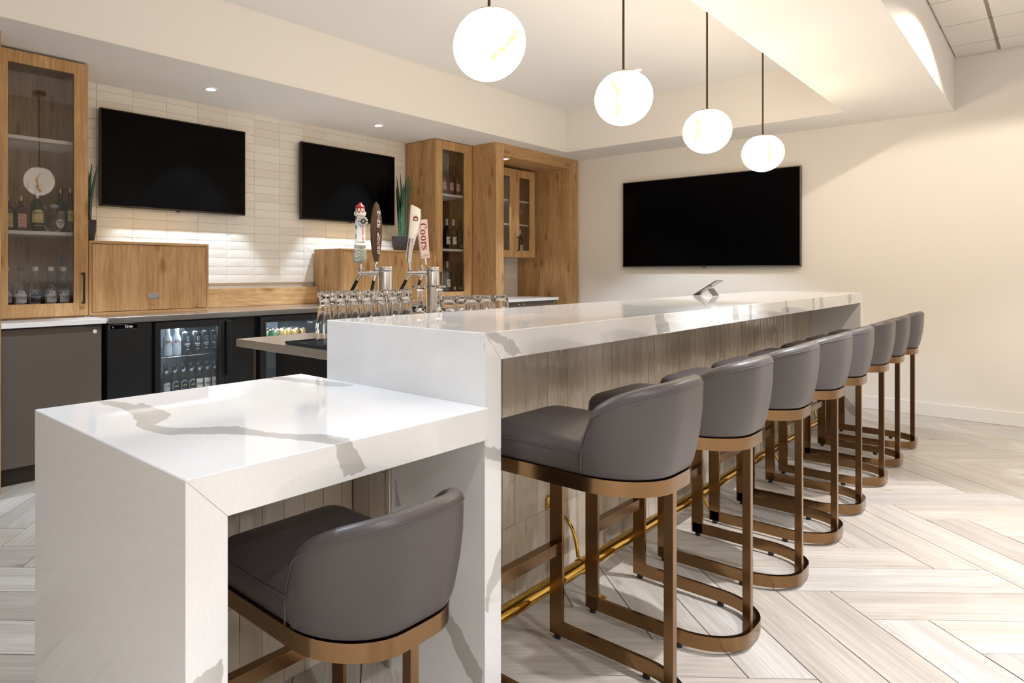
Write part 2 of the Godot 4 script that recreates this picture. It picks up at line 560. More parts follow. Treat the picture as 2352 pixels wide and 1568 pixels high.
func build_materials() -> void:
	M.paint = mat(Color8(232, 226, 217), 0.85)
	M.ceiling = mat(Color8(236, 233, 229), 0.9)
	M.soffit = mat(Color8(234, 229, 222), 0.88)
	M.baseboard = mat(Color8(232, 228, 222), 0.5)
	M.ceiling_tile = mat(Color8(226, 220, 212), 0.95)
	M.ceiling_tile.heightmap_enabled = true
	M.ceiling_tile.heightmap_texture = grain_height(71, 0.12)
	M.ceiling_tile.heightmap_scale = 0.12
	M.ceiling_tile.uv1_triplanar = true
	M.ceiling_tile.uv1_world_triplanar = true
	M.ceiling_tile.uv1_scale = Vector3(3, 3, 3)
	M.tbar = mat(Color8(225, 221, 215), 0.5)
	M.joint = mat(Color8(150, 138, 124), 0.9)
	M.grout = mat(Color8(196, 188, 177), 0.9)

	var oak := wood_texture(11, 512, 1024, Color8(214, 177, 128), Color8(148, 106, 64), 4.0, 0.4, 12, false)
	var oak_h := wood_texture(23, 512, 1024, Color8(214, 177, 128), Color8(148, 106, 64), 4.0, 0.4, 8, true)
	M.oak = wood_mat(oak, Vector3(1.25, 0.55, 1.25))
	M.oak_b = wood_mat(oak, Vector3(1.1, 0.5, 1.1), Vector3(0.37, 0.21, 0.63))
	M.oak_c = wood_mat(oak, Vector3(1.0, 0.6, 1.0), Vector3(0.71, 0.48, 0.15))
	M.oak_h = wood_mat(oak_h, Vector3(0.55, 1.25, 0.55))
	M.oak_dark = wood_mat(oak, Vector3(1.25, 0.55, 1.25), Vector3(0.1, 0.6, 0.4), 0.6)

	var pl := wood_texture(37, 512, 2048, Color8(214, 210, 205), Color8(158, 150, 141), 6.0, 0.36, 4, true)
	M.plank = []
	for c in [Color(0.97, 0.97, 0.97), Color(1.0, 0.99, 0.975), Color(0.93, 0.915, 0.895), Color(0.98, 0.965, 0.94)]:
		var m := mat(c, 0.34)
		m.albedo_texture = pl
		m.uv1_scale = Vector3(1, 1, 1)
		m.metallic_specular = 0.42
		M.plank.append(m)

	M.steel = mat(Color8(212, 208, 203), 0.24, 1.0)
	M.chrome = mat(Color8(222, 220, 218), 0.1, 1.0)
	M.bronze = mat(Color8(136, 106, 74), 0.2, 1.0)
	M.brass = mat(Color8(214, 176, 86), 0.12, 1.0)
	M.rod = mat(Color8(92, 76, 58), 0.4, 1.0)
	M.pendant_cap = mat(Color8(196, 172, 138), 0.35, 1.0)
	M.gold_cap = mat(Color8(206, 180, 120), 0.3, 1.0)
	M.leather = mat(Color8(82, 76, 76), 0.4)
	M.leather.heightmap_enabled = true
	M.leather.heightmap_texture = grain_height(81, 0.16, 256, 2)
	M.leather.heightmap_scale = 0.03
	M.leather.uv1_triplanar = true
	M.leather.uv1_scale = Vector3(9, 9, 9)
	M.thread = mat(Color8(96, 88, 86), 0.7)
	M.black = mat(Color8(20, 20, 21), 0.45)
	M.black_gloss = mat(Color8(8, 8, 9), 0.12)
	M.rubber = mat(Color8(17, 17, 18), 0.75)
	M.screen = mat(Color8(3, 3, 4), 0.2)
	M.screen.metallic_specular = 0.16
	M.tv_edge = mat(Color8(52, 42, 34), 0.35, 0.8)
	M.tv_silver = mat(Color8(120, 116, 112), 0.35, 1.0)
	M.grey_door = mat(Color8(94, 84, 77), 0.55)
	M.kick = mat(Color8(58, 50, 44), 0.6)
	M.white_gloss = mat(Color8(240, 238, 236), 0.15)
	M.white = mat(Color8(240, 236, 230), 0.5)
	M.cream = mat(Color8(236, 218, 150), 0.6)
	M.navy = mat(Color8(32, 36, 62), 0.5)
	M.pink = mat(Color8(222, 168, 150), 0.6)
	M.silverlabel = mat(Color8(200, 204, 210), 0.4)
	M.red = mat(Color8(176, 44, 42), 0.4)
	M.dark_red = mat(Color8(140, 48, 40), 0.5)
	M.ink = mat(Color8(34, 30, 34), 0.6)
	M.gold_ink = mat(Color8(176, 138, 72), 0.5)
	M.orange_ink = mat(Color8(180, 78, 36), 0.5)
	M.walnut = wood_mat(wood_texture(51, 256, 512, Color8(112, 82, 66), Color8(66, 44, 34), 6.0, 0.6, 0, false), Vector3(4, 1.6, 4), Vector3.ZERO, 0.3)
	M.stone = mat(Color8(188, 186, 170), 0.6)
	M.stone.heightmap_enabled = true
	M.stone.heightmap_texture = grain_height(15, 0.03, 256, 4)
	M.stone.heightmap_scale = 1.6
	M.stone.uv1_triplanar = true
	M.stone.uv1_scale = Vector3(9, 9, 9)
	M.pot = mat(Color8(38, 36, 36), 0.6)
	M.soil = mat(Color8(48, 38, 30), 0.95)
	var lf := PackedByteArray()
	var lb := bytes_of(91, 128, 128, 0.06, 128, 256, 3)
	lf.resize(128 * 256 * 3)
	for i in 128 * 256:
		var k := clampf((lb[i] - 105) / 60.0, 0.0, 1.0)
		var c := Color8(34, 60, 44).lerp(Color8(78, 108, 80), k)
		lf[i * 3] = int(c.r * 255)
		lf[i * 3 + 1] = int(c.g * 255)
		lf[i * 3 + 2] = int(c.b * 255)
	M.leaf = mat(Color.WHITE, 0.42)
	M.leaf.albedo_texture = tex(128, 256, lf)
	M.leaf.uv1_scale = Vector3(1, 5, 1)

	# back wall tile, bar tile (a few glaze tones each)
	M.wall_tile = []
	for c in [Color8(226, 219, 208), Color8(229, 223, 213), Color8(222, 214, 203)]:
		M.wall_tile.append(mat(c, 0.5))
	M.bar_tile = []
	for c in [Color8(196, 184, 166), Color8(203, 192, 175), Color8(188, 175, 156), Color8(199, 186, 170)]:
		var m := mat(c, 0.1)
		m.heightmap_enabled = true
		m.heightmap_texture = grain_height(61, 0.03, 128, 2) if M.bar_tile.is_empty() else M.bar_tile[0].heightmap_texture
		m.heightmap_scale = 0.25
		m.uv1_triplanar = true
		m.uv1_world_triplanar = true
		m.uv1_scale = Vector3(4.0, 1.4, 4.0)
		M.bar_tile.append(m)

	# glass
	M.smoke = mat(Color(0.06, 0.045, 0.03, 0.16), 0.02)
	M.smoke.transparency = BaseMaterial3D.TRANSPARENCY_ALPHA
	M.smoke.metallic_specular = 0.5
	M.pane = mat(Color(0.7, 0.75, 0.78, 0.06), 0.02)
	M.pane.transparency = BaseMaterial3D.TRANSPARENCY_ALPHA
	M.glass = mat(Color(1, 1, 1, 0.0), 0.0)
	M.glass.transparency = BaseMaterial3D.TRANSPARENCY_ALPHA
	M.glass.refraction_enabled = true
	M.glass.refraction_scale = 0.05
	M.spirit = mat(Color(1, 1, 1, 0.0), 0.0)
	M.spirit.transparency = BaseMaterial3D.TRANSPARENCY_ALPHA
	M.spirit.refraction_enabled = true
	M.spirit.refraction_scale = 0.04
	M.frost = mat(Color8(196, 210, 222), 0.25)
	M.amber_bottle = mat(Color8(58, 28, 12), 0.06)
	M.green_bottle = mat(Color8(20, 34, 16), 0.06)
	M.wine_bottle = mat(Color8(16, 14, 13), 0.06)
	M.rose_bottle = mat(Color8(72, 26, 22), 0.06)
	M.brown_beer = mat(Color8(30, 17, 10), 0.06)
	M.green_beer = mat(Color8(18, 36, 14), 0.06)
	M.can_black = mat(Color8(14, 14, 15), 0.25, 0.3)
	M.can_green = mat(Color8(120, 168, 128), 0.25, 0.6)
	M.can_gold = mat(Color8(206, 176, 116), 0.22, 0.9)
	M.can_top = mat(Color8(212, 210, 206), 0.2, 1.0)

# ------------------------------------------------------------------ camera, light, exposure
func downlight(u: float, y: float, v: float, color: Color, energy: float, angle: float, label: String, group: String, blend := 0.25, glow_e := 6.0) -> void:
	var t := thing("downlight", label, "downlight", P(u, y, v), group)
	var g := G.new()
	g.lathe([Vector2(0.036, -0.002), Vector2(0.038, -0.005), Vector2(0.05, -0.005), Vector2(0.053, -0.002), Vector2(0.053, 0.003)], 28)
	mk("trim_ring", g, M.white, t)
	var d := G.new()
	d.lathe([Vector2(0.0, -0.0015), Vector2(0.037, -0.0015)], 24)
	mk("lens", d, glow(color, glow_e), t)
	var s := SpotLight3D.new()
	s.name = "beam"
	s.light_color = color
	s.light_energy = energy
	s.light_size = 0.03
	s.spot_range = 14.0
	s.spot_angle = angle
	s.spot_angle_attenuation = blend
	s.spot_attenuation = 2.0
	s.shadow_enabled = true
	s.position = Vector3(0, -0.012, 0)
	s.rotation_degrees.x = -90
	t.add_child(s)

func set_camera_and_light() -> void:
	var cam := Camera3D.new()
	cam.name = "camera"
	cam.projection = Camera3D.PROJECTION_FRUSTUM
	cam.near = 0.05
	cam.far = 60.0
	cam.size = 1568.0 / F_PX * cam.near
	cam.frustum_offset = Vector2((1176.0 - PX) / F_PX, -(784.0 - PY) / F_PX) * cam.near
	cam.position = Vector3(0, EYE, 0)
	cam.rotation_degrees = Vector3(0, YAW - 90.0, 0)
	cam.current = true
	add_child(cam)
	var we := WorldEnvironment.new()
	we.name = "environment"
	var e := Environment.new()
	e.background_mode = Environment.BG_COLOR
	e.background_color = Color(0.02, 0.02, 0.02)
	e.ambient_light_source = Environment.AMBIENT_SOURCE_DISABLED
	e.tonemap_mode = Environment.TONE_MAPPER_LINEAR
	e.tonemap_exposure = 1.0
	e.sdfgi_enabled = true
	e.ssao_enabled = true
	e.ssil_enabled = true
	we.environment = e
	add_child(we)
	var cool := Color(0.86, 0.925, 1.0)
	var neutral := Color(0.965, 0.975, 1.0)
	var warm := Color(1.0, 0.95, 0.88)
	# front room: rows of recessed lights in the tiled ceiling
	for r in [[0.0, [[-1.4, 9.0], [0.95, 2.0], [3.3, 10.0]], 34.0, "the row nearest the bar"], [-1.95, [[-1.4, 10.0], [0.95, 5.0], [3.3, 5.5], [5.65, 4.5]], 58.0, "the middle row"], [-3.8, [[-1.4, 9.0], [0.95, 6.0], [3.3, 6.5], [5.65, 5.0]], 62.0, "the row by the front wall"]]:
		for c in r[1]:
			downlight(c[0], 3.018, r[0], neutral, c[1], r[2], "small round recessed ceiling light in %s of the tiled ceiling" % r[3], "ceiling lights in " + r[3])
	downlight(5.5, 3.018, -0.12, warm, 3.2, 76.0, "small round recessed ceiling light nearest the white far wall", "", 0.12)
	# over the bar and in the back soffit
	for u in [1.0, 3.4, 5.84]:
		downlight(u, 3.034, 2.604, cool, 5.0, 46.0, "small round recessed light in the raised ceiling panel over the bar", "lights in the raised ceiling panel")
	downlight(2.515, 2.574, 4.285, cool, 4.5, 37.0, "small round recessed light in the low soffit above the larger-looking first television", "")
	downlight(4.261, 2.574, 4.295, cool, 4.5, 37.0, "small round recessed light in the low soffit above the television by the snake plant", "")

# ------------------------------------------------------------------ the room
func build_room() -> void:
	sbox("wall_right", 7.39, 7.55, 0.0, 3.2, -6.2, 4.86, M.paint)
	sbox("wall_left", -3.2, -3.05, 0.0, 3.2, -6.2, 4.86, M.paint)
	sbox("wall_front", -3.05, 7.39, 0.0, 3.2, -6.2, -6.05, M.paint)
	var bb := structure("baseboard_right")
	bx("board", 7.376, 7.39, 0.0, 0.115, -6.0, 3.95, M.baseboard, bb, 0.003)

	# back wall, tiled between the two tall cabinets
	var wb := structure("wall_back")
	bx("wall_surface", -3.05, 7.39, 0.0, 3.2, 4.722, 4.86, M.grout, wb)
	var tiles := []
	for k in 4:
		rng.seed = 300 + k
		var g := G.new()
		var rows := []
		for i in 4:
			var row := []
			for j in 7:
				var edge := (i == 0 or i == 3 or j == 0 or j == 6)
				row.append(Vector3(-0.1333 + 0.2666 * j / 6.0, -0.0341 + 0.0682 * i / 3.0, (0.0075 if edge else 0.0095) + rng.randf_range(-0.0011, 0.0011)))
			rows.append(row)
		g.grid(rows, false, false)
		for s in [-1.0, 1.0]:
			g.flat(Vector3(s * 0.1333, -0.0341, 0), Vector3(s * 0.1333, 0.0341, 0), Vector3(s * 0.1333, 0.0341, 0.008), Vector3(s * 0.1333, -0.0341, 0.008), Vector3(s, 0, 0))
			g.flat(Vector3(-0.1333, s * 0.0341, 0), Vector3(0.1333, s * 0.0341, 0), Vector3(0.1333, s * 0.0341, 0.008), Vector3(-0.1333, s * 0.0341, 0.008), Vector3(0, s, 0))
		tiles.append(g.mesh())
	rng.seed = 9
	var put := func(u: float, y: float):
		var o := mk("tile", tiles[rng.randi() % 4], M.wall_tile[rng.randi() % 3], wb)
		o.position = P(u, y, 4.722)
		o.rotation = Vector3(rng.randf_range(-0.006, 0.006), rng.randf_range(-0.003, 0.003), 0)
	for i in 13:
		for j in 21:
			put.call(1.845 + 0.268 * (i - 0.5), 1.138 + 0.0695 * (j + 0.5) - 0.0, )
	for i in 2:
		for j in 7:
			put.call(6.74 + 0.268 * i, 0.93 + 0.0695 * (j + 0.5))

	# ceilings: raised panel over the bar, soffit round it
	sbox("ceiling", -0.3, 7.39, 3.035, 3.2, 0.6, 4.86, M.ceiling)
	sbox("trim_1", 0.35, 7.39, 2.575, 3.06, 3.823, 4.722, M.soffit)      # back soffit
	sbox("trim_2", 6.765, 7.39, 2.575, 3.06, 1.256, 3.823, M.soffit)     # far soffit
	sbox("trim_3", 0.35, 7.39, 2.575, 3.06, 0.612, 1.256, M.soffit)      # soffit over the stools
	sbox("trim_4", -0.3, 0.35, 2.575, 3.06, 0.612, 4.722, M.soffit)      # near soffit
	var ct := structure("ceiling_tiled")
	bx("deck", -3.05, 7.39, 3.06, 3.2, -6.05, 0.612, M.ceiling, ct)
	bx("deck", -3.05, -0.3, 3.06, 3.2, 0.612, 4.722, M.ceiling, ct)
	var ts := 0.61
	var g := G.new()
	g.box(Vector3(-0.296, -0.006, -0.296), Vector3(0.296, 0.006, 0.296), 0.004)
	var panel := g.mesh()
	var us := [7.02]
	while us[-1] > -3.0:
		us.append(us[-1] - ts)
	var vs := [0.343]
	while vs[-1] > -6.0:
		vs.append(vs[-1] - ts)
	# border tiles along the far wall and along the soffit
	for i in us.size() - 1:
		for j in vs.size() - 1:
			var o := mk("ceiling_panel", panel, M.ceiling_tile, ct)
			o.position = P((us[i] + us[i + 1]) * 0.5, 3.024, (vs[j] + vs[j + 1]) * 0.5)
	for i in us.size() - 1:
		bx("ceiling_panel", us[i + 1] + 0.009, us[i] - 0.009, 3.018, 3.03, 0.352, 0.604, M.ceiling_tile, ct, 0.004)
	for j in vs.size() - 1:
		bx("ceiling_panel", 7.029, 7.38, 3.018, 3.03, vs[j + 1] + 0.009, vs[j] - 0.009, M.ceiling_tile, ct, 0.004)
	bx("ceiling_panel", 7.029, 7.38, 3.018, 3.03, 0.352, 0.604, M.ceiling_tile, ct, 0.004)
	for u in us:
		bx("grid_bar", u - 0.012, u + 0.012, 3.026, 3.05, -6.05, 0.612, M.joint, ct)
	for v in vs:
		bx("grid_bar", -3.05, 7.39, 3.026, 3.05, v - 0.012, v + 0.012, M.joint, ct)
	sbox("ceiling_side", -3.05, -0.3, 3.03, 3.06, 0.612, 4.722, M.ceiling)
	build_floor()

func build_floor() -> void:
	var fl := structure("floor")
	bx("subfloor", -3.05, 7.39, -0.08, -0.006, -6.05, 4.722, M.joint, fl)
	var lng := 0.974
	var wid := 0.2055
	var gap := 0.0016
	var variants := []
	for k in 8:
		rng.seed = 500 + k
		var o := Vector2(rng.randf(), rng.randf())
		var g := G.new()
		g.uvf = func(p: Vector3, _n: Vector3) -> Vector2: return o + Vector2(p.x / 2.4, p.z / 0.6)
		g.box(Vector3(-lng * 0.5 + gap, -0.006, -wid * 0.5 + gap), Vector3(lng * 0.5 - gap, 0.0, wid * 0.5 - gap), 0.0012)
		variants.append(g.mesh())
	var r2 := sqrt(0.5)
	var list := []
	for j in range(-12, 13):
		for i in range(-60, 60):
			for kind in 2:
				var c := Vector2(i * wid + j * lng, i * wid - j * lng)
				c += Vector2(lng * 0.5, wid * 0.5) if kind == 0 else Vector2(lng + wid * 0.5, wid - lng * 0.5)
				var u := 3.065 + (c.x - c.y) * r2
				var v := 0.614 - (c.x + c.y) * r2
				if u < -3.4 or u > 7.75 or v < -6.4 or v > 5.05:
					continue
				var p := P(u, 0, v)
				var s := pixel(p)
				var seen := 0.0
				if s.z > 0.4 and s.x > -420 and s.x < 2600 and s.y > 0 and s.y < 2050:
					seen = 1.0 / s.z
				list.append([seen, p, 45.0 if kind == 0 else 135.0, list.size()])
	list.sort_custom(func(a, b): return a[0] > b[0] if a[0] != b[0] else a[3] < b[3])
	rng.seed = 77
	var rest := G.new()
	for k in list.size():
		var q = list[k]
		# along the first plank axis (u + , v -): world (+x, +z)
		var b := Basis(Vector3.UP, deg_to_rad(-q[2]))
		if k < 290 and q[0] > 0.0:
			var o := mk("plank", variants[rng.randi() % 8], M.plank[rng.randi() % 4], fl)
			o.transform = Transform3D(b, q[1])
		else:
			var h := Vector3(lng * 0.5 - gap, 0, wid * 0.5 - gap)
			var of := Vector2(rng.randf(), rng.randf())
			var cs := [Vector3(-h.x, 0, -h.z), Vector3(h.x, 0, -h.z), Vector3(h.x, 0, h.z), Vector3(-h.x, 0, h.z)]
			var uvs := PackedVector2Array()
			for c in cs:
				uvs.append(of + Vector2(c.x / 2.4, c.z / 0.6))
			var up := Vector3.UP
			rest.quad(q[1] + b * cs[0], q[1] + b * cs[1], q[1] + b * cs[2], q[1] + b * cs[3], up, up, up, up, uvs)
	var o := mk("further_planks", rest, M.plank[0], fl)
	o.set_meta("kind", "stuff")

# ------------------------------------------------------------------ bar, low counter, rail, stools
func polys(src: Array) -> Array:
	var out := []
	for q in src:
		var p := PackedVector2Array()
		for i in range(0, q.size(), 2):
			p.append(Vector2(q[i], q[i + 1]))
		out.append(p)
	return out

func quartz_mat(t: Texture2D) -> StandardMaterial3D:
	var m := mat(Color.WHITE, 0.035)
	m.albedo_texture = t
	m.texture_repeat = false
	return m

func bar_tile_meshes(w: float, h: float, seed_: int) -> Array:
	var out := []
	for k in 5:
		rng.seed = seed_ + k
		var g := G.new()
		var rows := []
		for i in 6:
			var row := []
			for j in 4:
				var ed := 0.0012 if (j == 0 or j == 3 or i == 0 or i == 5) else 0.0
				row.append(Vector3(-w * 0.5 + w * j / 3.0, -h * 0.5 + h * i / 5.0, 0.009 - ed + rng.randf_range(-0.0005, 0.0005)))
			rows.append(row)
		g.grid(rows, false, false)
		for s in [-1.0, 1.0]:
			g.flat(Vector3(s * w * 0.5, -h * 0.5, 0), Vector3(s * w * 0.5, h * 0.5, 0), Vector3(s * w * 0.5, h * 0.5, 0.008), Vector3(s * w * 0.5, -h * 0.5, 0.008), Vector3(s, 0, 0))
			g.flat(Vector3(-w * 0.5, s * h * 0.5, 0), Vector3(w * 0.5, s * h * 0.5, 0), Vector3(w * 0.5, s * h * 0.5, 0.008), Vector3(-w * 0.5, s * h * 0.5, 0.008), Vector3(0, s, 0))
		out.append(g.mesh())
	return out

# vertical glazed tiles on a face; axis "v" faces the room, axis "u" faces the low counter's knee space
func tile_face(t: Node3D, from: float, to: float, first: float, at: float, rows: Array, side: bool) -> void:
	var pitch := 0.078
	var c0 := int(floor((from - first) / pitch))
	var c1 := int(ceil((to - first) / pitch))
	for c in range(c0, c1):
		var a := maxf(first + c * pitch, from)
		var b := minf(first + (c + 1) * pitch, to)
		if b - a < 0.012:
			continue
		for r in rows:
			var key := "tile%.3f_%.3f" % [snappedf(b - a, 0.002), r[1] - r[0]]
			if not cache.has(key):
				cache[key] = bar_tile_meshes(b - a - 0.0016, r[1] - r[0] - 0.0016, hash(key) % 10000)
			var o := mk("tile", cache[key][rng.randi() % 5], M.bar_tile[rng.randi() % 4], t)
			var m := (a + b) * 0.5
			o.position = (P(at, (r[0] + r[1]) * 0.5, m) if side else P(m, (r[0] + r[1]) * 0.5, at)) - t.position
			o.rotation = Vector3(rng.randf_range(-0.008, 0.008), (-PI / 2 if side else 0.0) + rng.randf_range(-0.006, 0.006), 0)

const ROWS := [[0.0, 0.282], [0.282, 0.604], [0.604, 0.926], [0.926, 0.984]]

func build_bar() -> void:
	var u0 := 1.48
	var u1 := 6.47
	var vf := 1.08
	var vk := 1.745
	var top := 1.067
	var low_top := 0.864
	# bar
	var bar_lines := []
	for q in [[2.6, 1.08, 2.35, 1.42], [2.35, 1.42, 2.3, 1.745], [3.49, 1.08, 3.7, 1.5], [3.7, 1.5, 4.4, 1.745], [4.35, 1.08, 4.8, 1.4], [5.15, 1.08, 5.4, 1.745], [2.0, 1.5, 4.6, 1.38], [3.1, 1.62, 5.6, 1.5]]:
		bar_lines.append([Vector2(q[0], q[1]), Vector2(q[2], q[3]), 1, 214, 0.05])
	var m_bar := quartz_mat(quartz_texture(5, 2048, 704, Vector2(1.4, 0.0), Vector2(5.12, 1.76), polys(BAR_VEINS), bar_lines))
	var m_end := quartz_mat(quartz_texture(8, 512, 768, Vector2(1.0, 0.0), Vector2(0.8, 1.1), polys(END_VEINS), []))
	var front_uv := func(p: Vector3, nn: Vector3) -> Vector2:
		var s := -p.z
		if nn.z > 0.5:
			s = vf - (top - p.y)
		if absf(nn.x) > 0.5:
			return Vector2((p.x + (top - p.y) * signf(-nn.x) - 1.4) / 5.12, s / 1.76)
		return Vector2((p.x - 1.4) / 5.12, s / 1.76)
	var end_uv := func(p: Vector3, nn: Vector3) -> Vector2:
		return Vector2((-p.z - 1.0) / 0.8, p.y / 1.1)
	var t := thing("bar_counter", "long white quartz bar with grey veins and a tiled front", "bar")
	var ch := 0.0022
	var und := 0.987
	var wide := 0.076
	var g := G.new()
	g.uvf = front_uv
	g.eased([Vector2(u0 + wide, und), Vector2(u1 - wide, und), Vector2(u1, top - ch), Vector2(u1 - ch, top), Vector2(u0 + ch, top), Vector2(u0, top - ch)], -vk, -vf, ch)
	mk("worktop", g, m_bar, t)
	var parts := [[Vector2(u0, 0.0), Vector2(u0 + wide, 0.0), Vector2(u0 + wide, und), Vector2(u0, top - ch)], [Vector2(u1 - wide, 0.0), Vector2(u1, 0.0), Vector2(u1, top - ch), Vector2(u1 - wide, und)]]
	for q in parts:
		var f := G.new()
		f.uvf = front_uv
		f.eased(q, -vf - 0.0045, -vf, 0.00025)
		mk("end_panel_front", f, m_bar, t)
		var w := G.new()
		w.uvf = end_uv
		w.eased(q, -vk, -vf - 0.0045, 0.0)
		mk("end_panel", w, m_end, t)
	bx("knee_wall", u0 + 0.078, u1 - 0.078, 0.0, 0.985, 1.42, 1.60, M.joint, t)
	rng.seed = 41
	tile_face(t, u0 + 0.078, u1 - 0.078, 2.122 - 0.078 * 7, 1.42, ROWS, false)
	bx("back_panel", u0 + 0.078, u1 - 0.078, 0.0, 0.985, 1.60, 1.62, M.black, t)

	# low counter
	var lf := 1.067
	var lb := 1.89
	var l0 := 0.575
	var seam := []
	var m_low := quartz_mat(quartz_texture(3, 736, 1360, Vector2(0.57, 0.2), Vector2(0.92, 1.7), polys(LOW_VEINS), seam))
	var low_uv := func(p: Vector3, nn: Vector3) -> Vector2:
		var s := -p.z
		var u := p.x
		if nn.z > 0.5:
			s = lf - (low_top - p.y)
		elif absf(nn.x) > 0.5:
			u = 0.585 + (low_top - p.y) * 0.45
			s = 0.75 + (-p.z - lf) * 0.2
		return Vector2((u - 0.57) / 0.92, (s - 0.2) / 1.7)
	var c := thing("low_counter", "lower white quartz counter with a broad grey vein, joined to the bar's end", "counter")
	var a := G.new()
	a.uvf = low_uv
	a.eased([Vector2(l0 + 0.087, 0.777), Vector2(u0 - 0.0006, 0.777), Vector2(u0 - 0.0006, low_top), Vector2(l0 + ch, low_top), Vector2(l0, low_top - ch)], -lb, -lf, ch)
	mk("worktop", a, m_low, c)
	var b := G.new()
	b.uvf = low_uv
	b.eased([Vector2(l0, 0.0), Vector2(l0 + 0.087, 0.0), Vector2(l0 + 0.087, 0.777), Vector2(l0, low_top - ch)], -lb, -lf, 0.00025)
	mk("end_panel", b, m_low, c)
	bx("knee_wall", 0.664, u0 - 0.001, 0.0, 0.776, 1.612, 1.70, M.joint, c)
	rng.seed = 43
	tile_face(c, 0.664, u0 - 0.012, 0.664 - 0.02, 1.612, [ROWS[0], ROWS[1], [0.604, 0.776]], false)
	tile_face(c, 1.452, 1.601, 1.452 - 0.004, u0 - 0.0016, [ROWS[0], ROWS[1], [0.604, 0.776]], true)
	bx("metal_trim", u0 - 0.012, u0 - 0.001, 0.0, 0.776, 1.432, 1.450, M.steel, c, 0.002)

	# brass foot rail
	var r := Node3D.new()
	r.name = "foot_rail"
	t.add_child(r)
	r.set_meta("label", "polished brass foot rail along the foot of the bar")
	var tb := G.new()
	tb.tube([P(u0 + 0.08, 0.105, 1.262), P(u1 - 0.08, 0.105, 1.262)], 0.0255, 18)
	mk("tube", tb, M.brass, r)
	for u in [2.36, 3.56, 4.76, 5.96]:
		var k := G.new()
		var pts := []
		for i in 11:
			var f := i / 10.0
			pts.append(P(u, 0.30 - 0.17 * f + 0.03 * sin(f * PI), 1.408 - 0.125 * f - 0.03 * sin(f * PI)))
		k.tube(pts, 0.007, 8)
		k.box(P(u - 0.02, 0.285, 1.412), P(u + 0.02, 0.335, 1.402), 0.003)
		mk("rail_arm", k, M.brass, r)
		k = G.new()
		var leg := []
		for i in 9:
			var f := i / 8.0
			leg.append(P(u, 0.095 - 0.09 * f, 1.25 - 0.035 * f - 0.02 * f * f))
		k.tube(leg, 0.007, 8)
		k.box(P(u - 0.02, 0.001, 1.215), P(u + 0.02, 0.008, 1.175), 0.002)
		mk("rail_foot", k, M.brass, r)
		var col := G.new()
		col.tube([P(u - 0.02, 0.105, 1.262), P(u + 0.02, 0.105, 1.262)], 0.0295, 18)
		mk("collar", col, M.brass, r)

# plan outline of the stool, from the front left corner round the back to the front right corner
func outline(hw: float, front: float, rear: float, rf: float, rr: float, bow: float, nc := 10) -> Array:
	var out := []
	for q in [[-hw + rf, front + rf, rf, -90.0, -180.0, 5], [-hw + rr, rear - rr, rr, 180.0, 90.0, nc], [hw - rr, rear - rr, rr, 90.0, 0.0, nc], [hw - rf, front + rf, rf, 0.0, -90.0, 5]]:
		for i in q[5] + 1:
			var an := deg_to_rad(lerpf(q[3], q[4], float(i) / q[5]))
			out.append(Vector2(q[0] + cos(an) * q[2], q[1] + sin(an) * q[2]))
	var res := []
	for i in out.size():
		res.append(out[i])
		if i == 5 or i == 5 + 2 * nc + 2:   # sides
			var nx: Vector2 = out[i + 1]
			for k in range(1, 6):
				res.append((out[i] as Vector2).lerp(nx, k / 6.0))
		if i == 5 + nc + 1:                 # back
			var nx: Vector2 = out[i + 1]
			for k in range(1, 6):
				res.append((out[i] as Vector2).lerp(nx, k / 6.0))
	for i in res.size():
		var p: Vector2 = res[i]
		if p.y > 0.0:
			p.y += bow * (1.0 - pow(p.x / hw, 2.0)) * clampf(p.y / rear, 0.0, 1.0)
		res[i] = p
	return res

func ring(o: Array, y: float) -> Array:
	var r := []
	for p in o:
		r.append(Vector3(p.x, y, p.y))
	return r

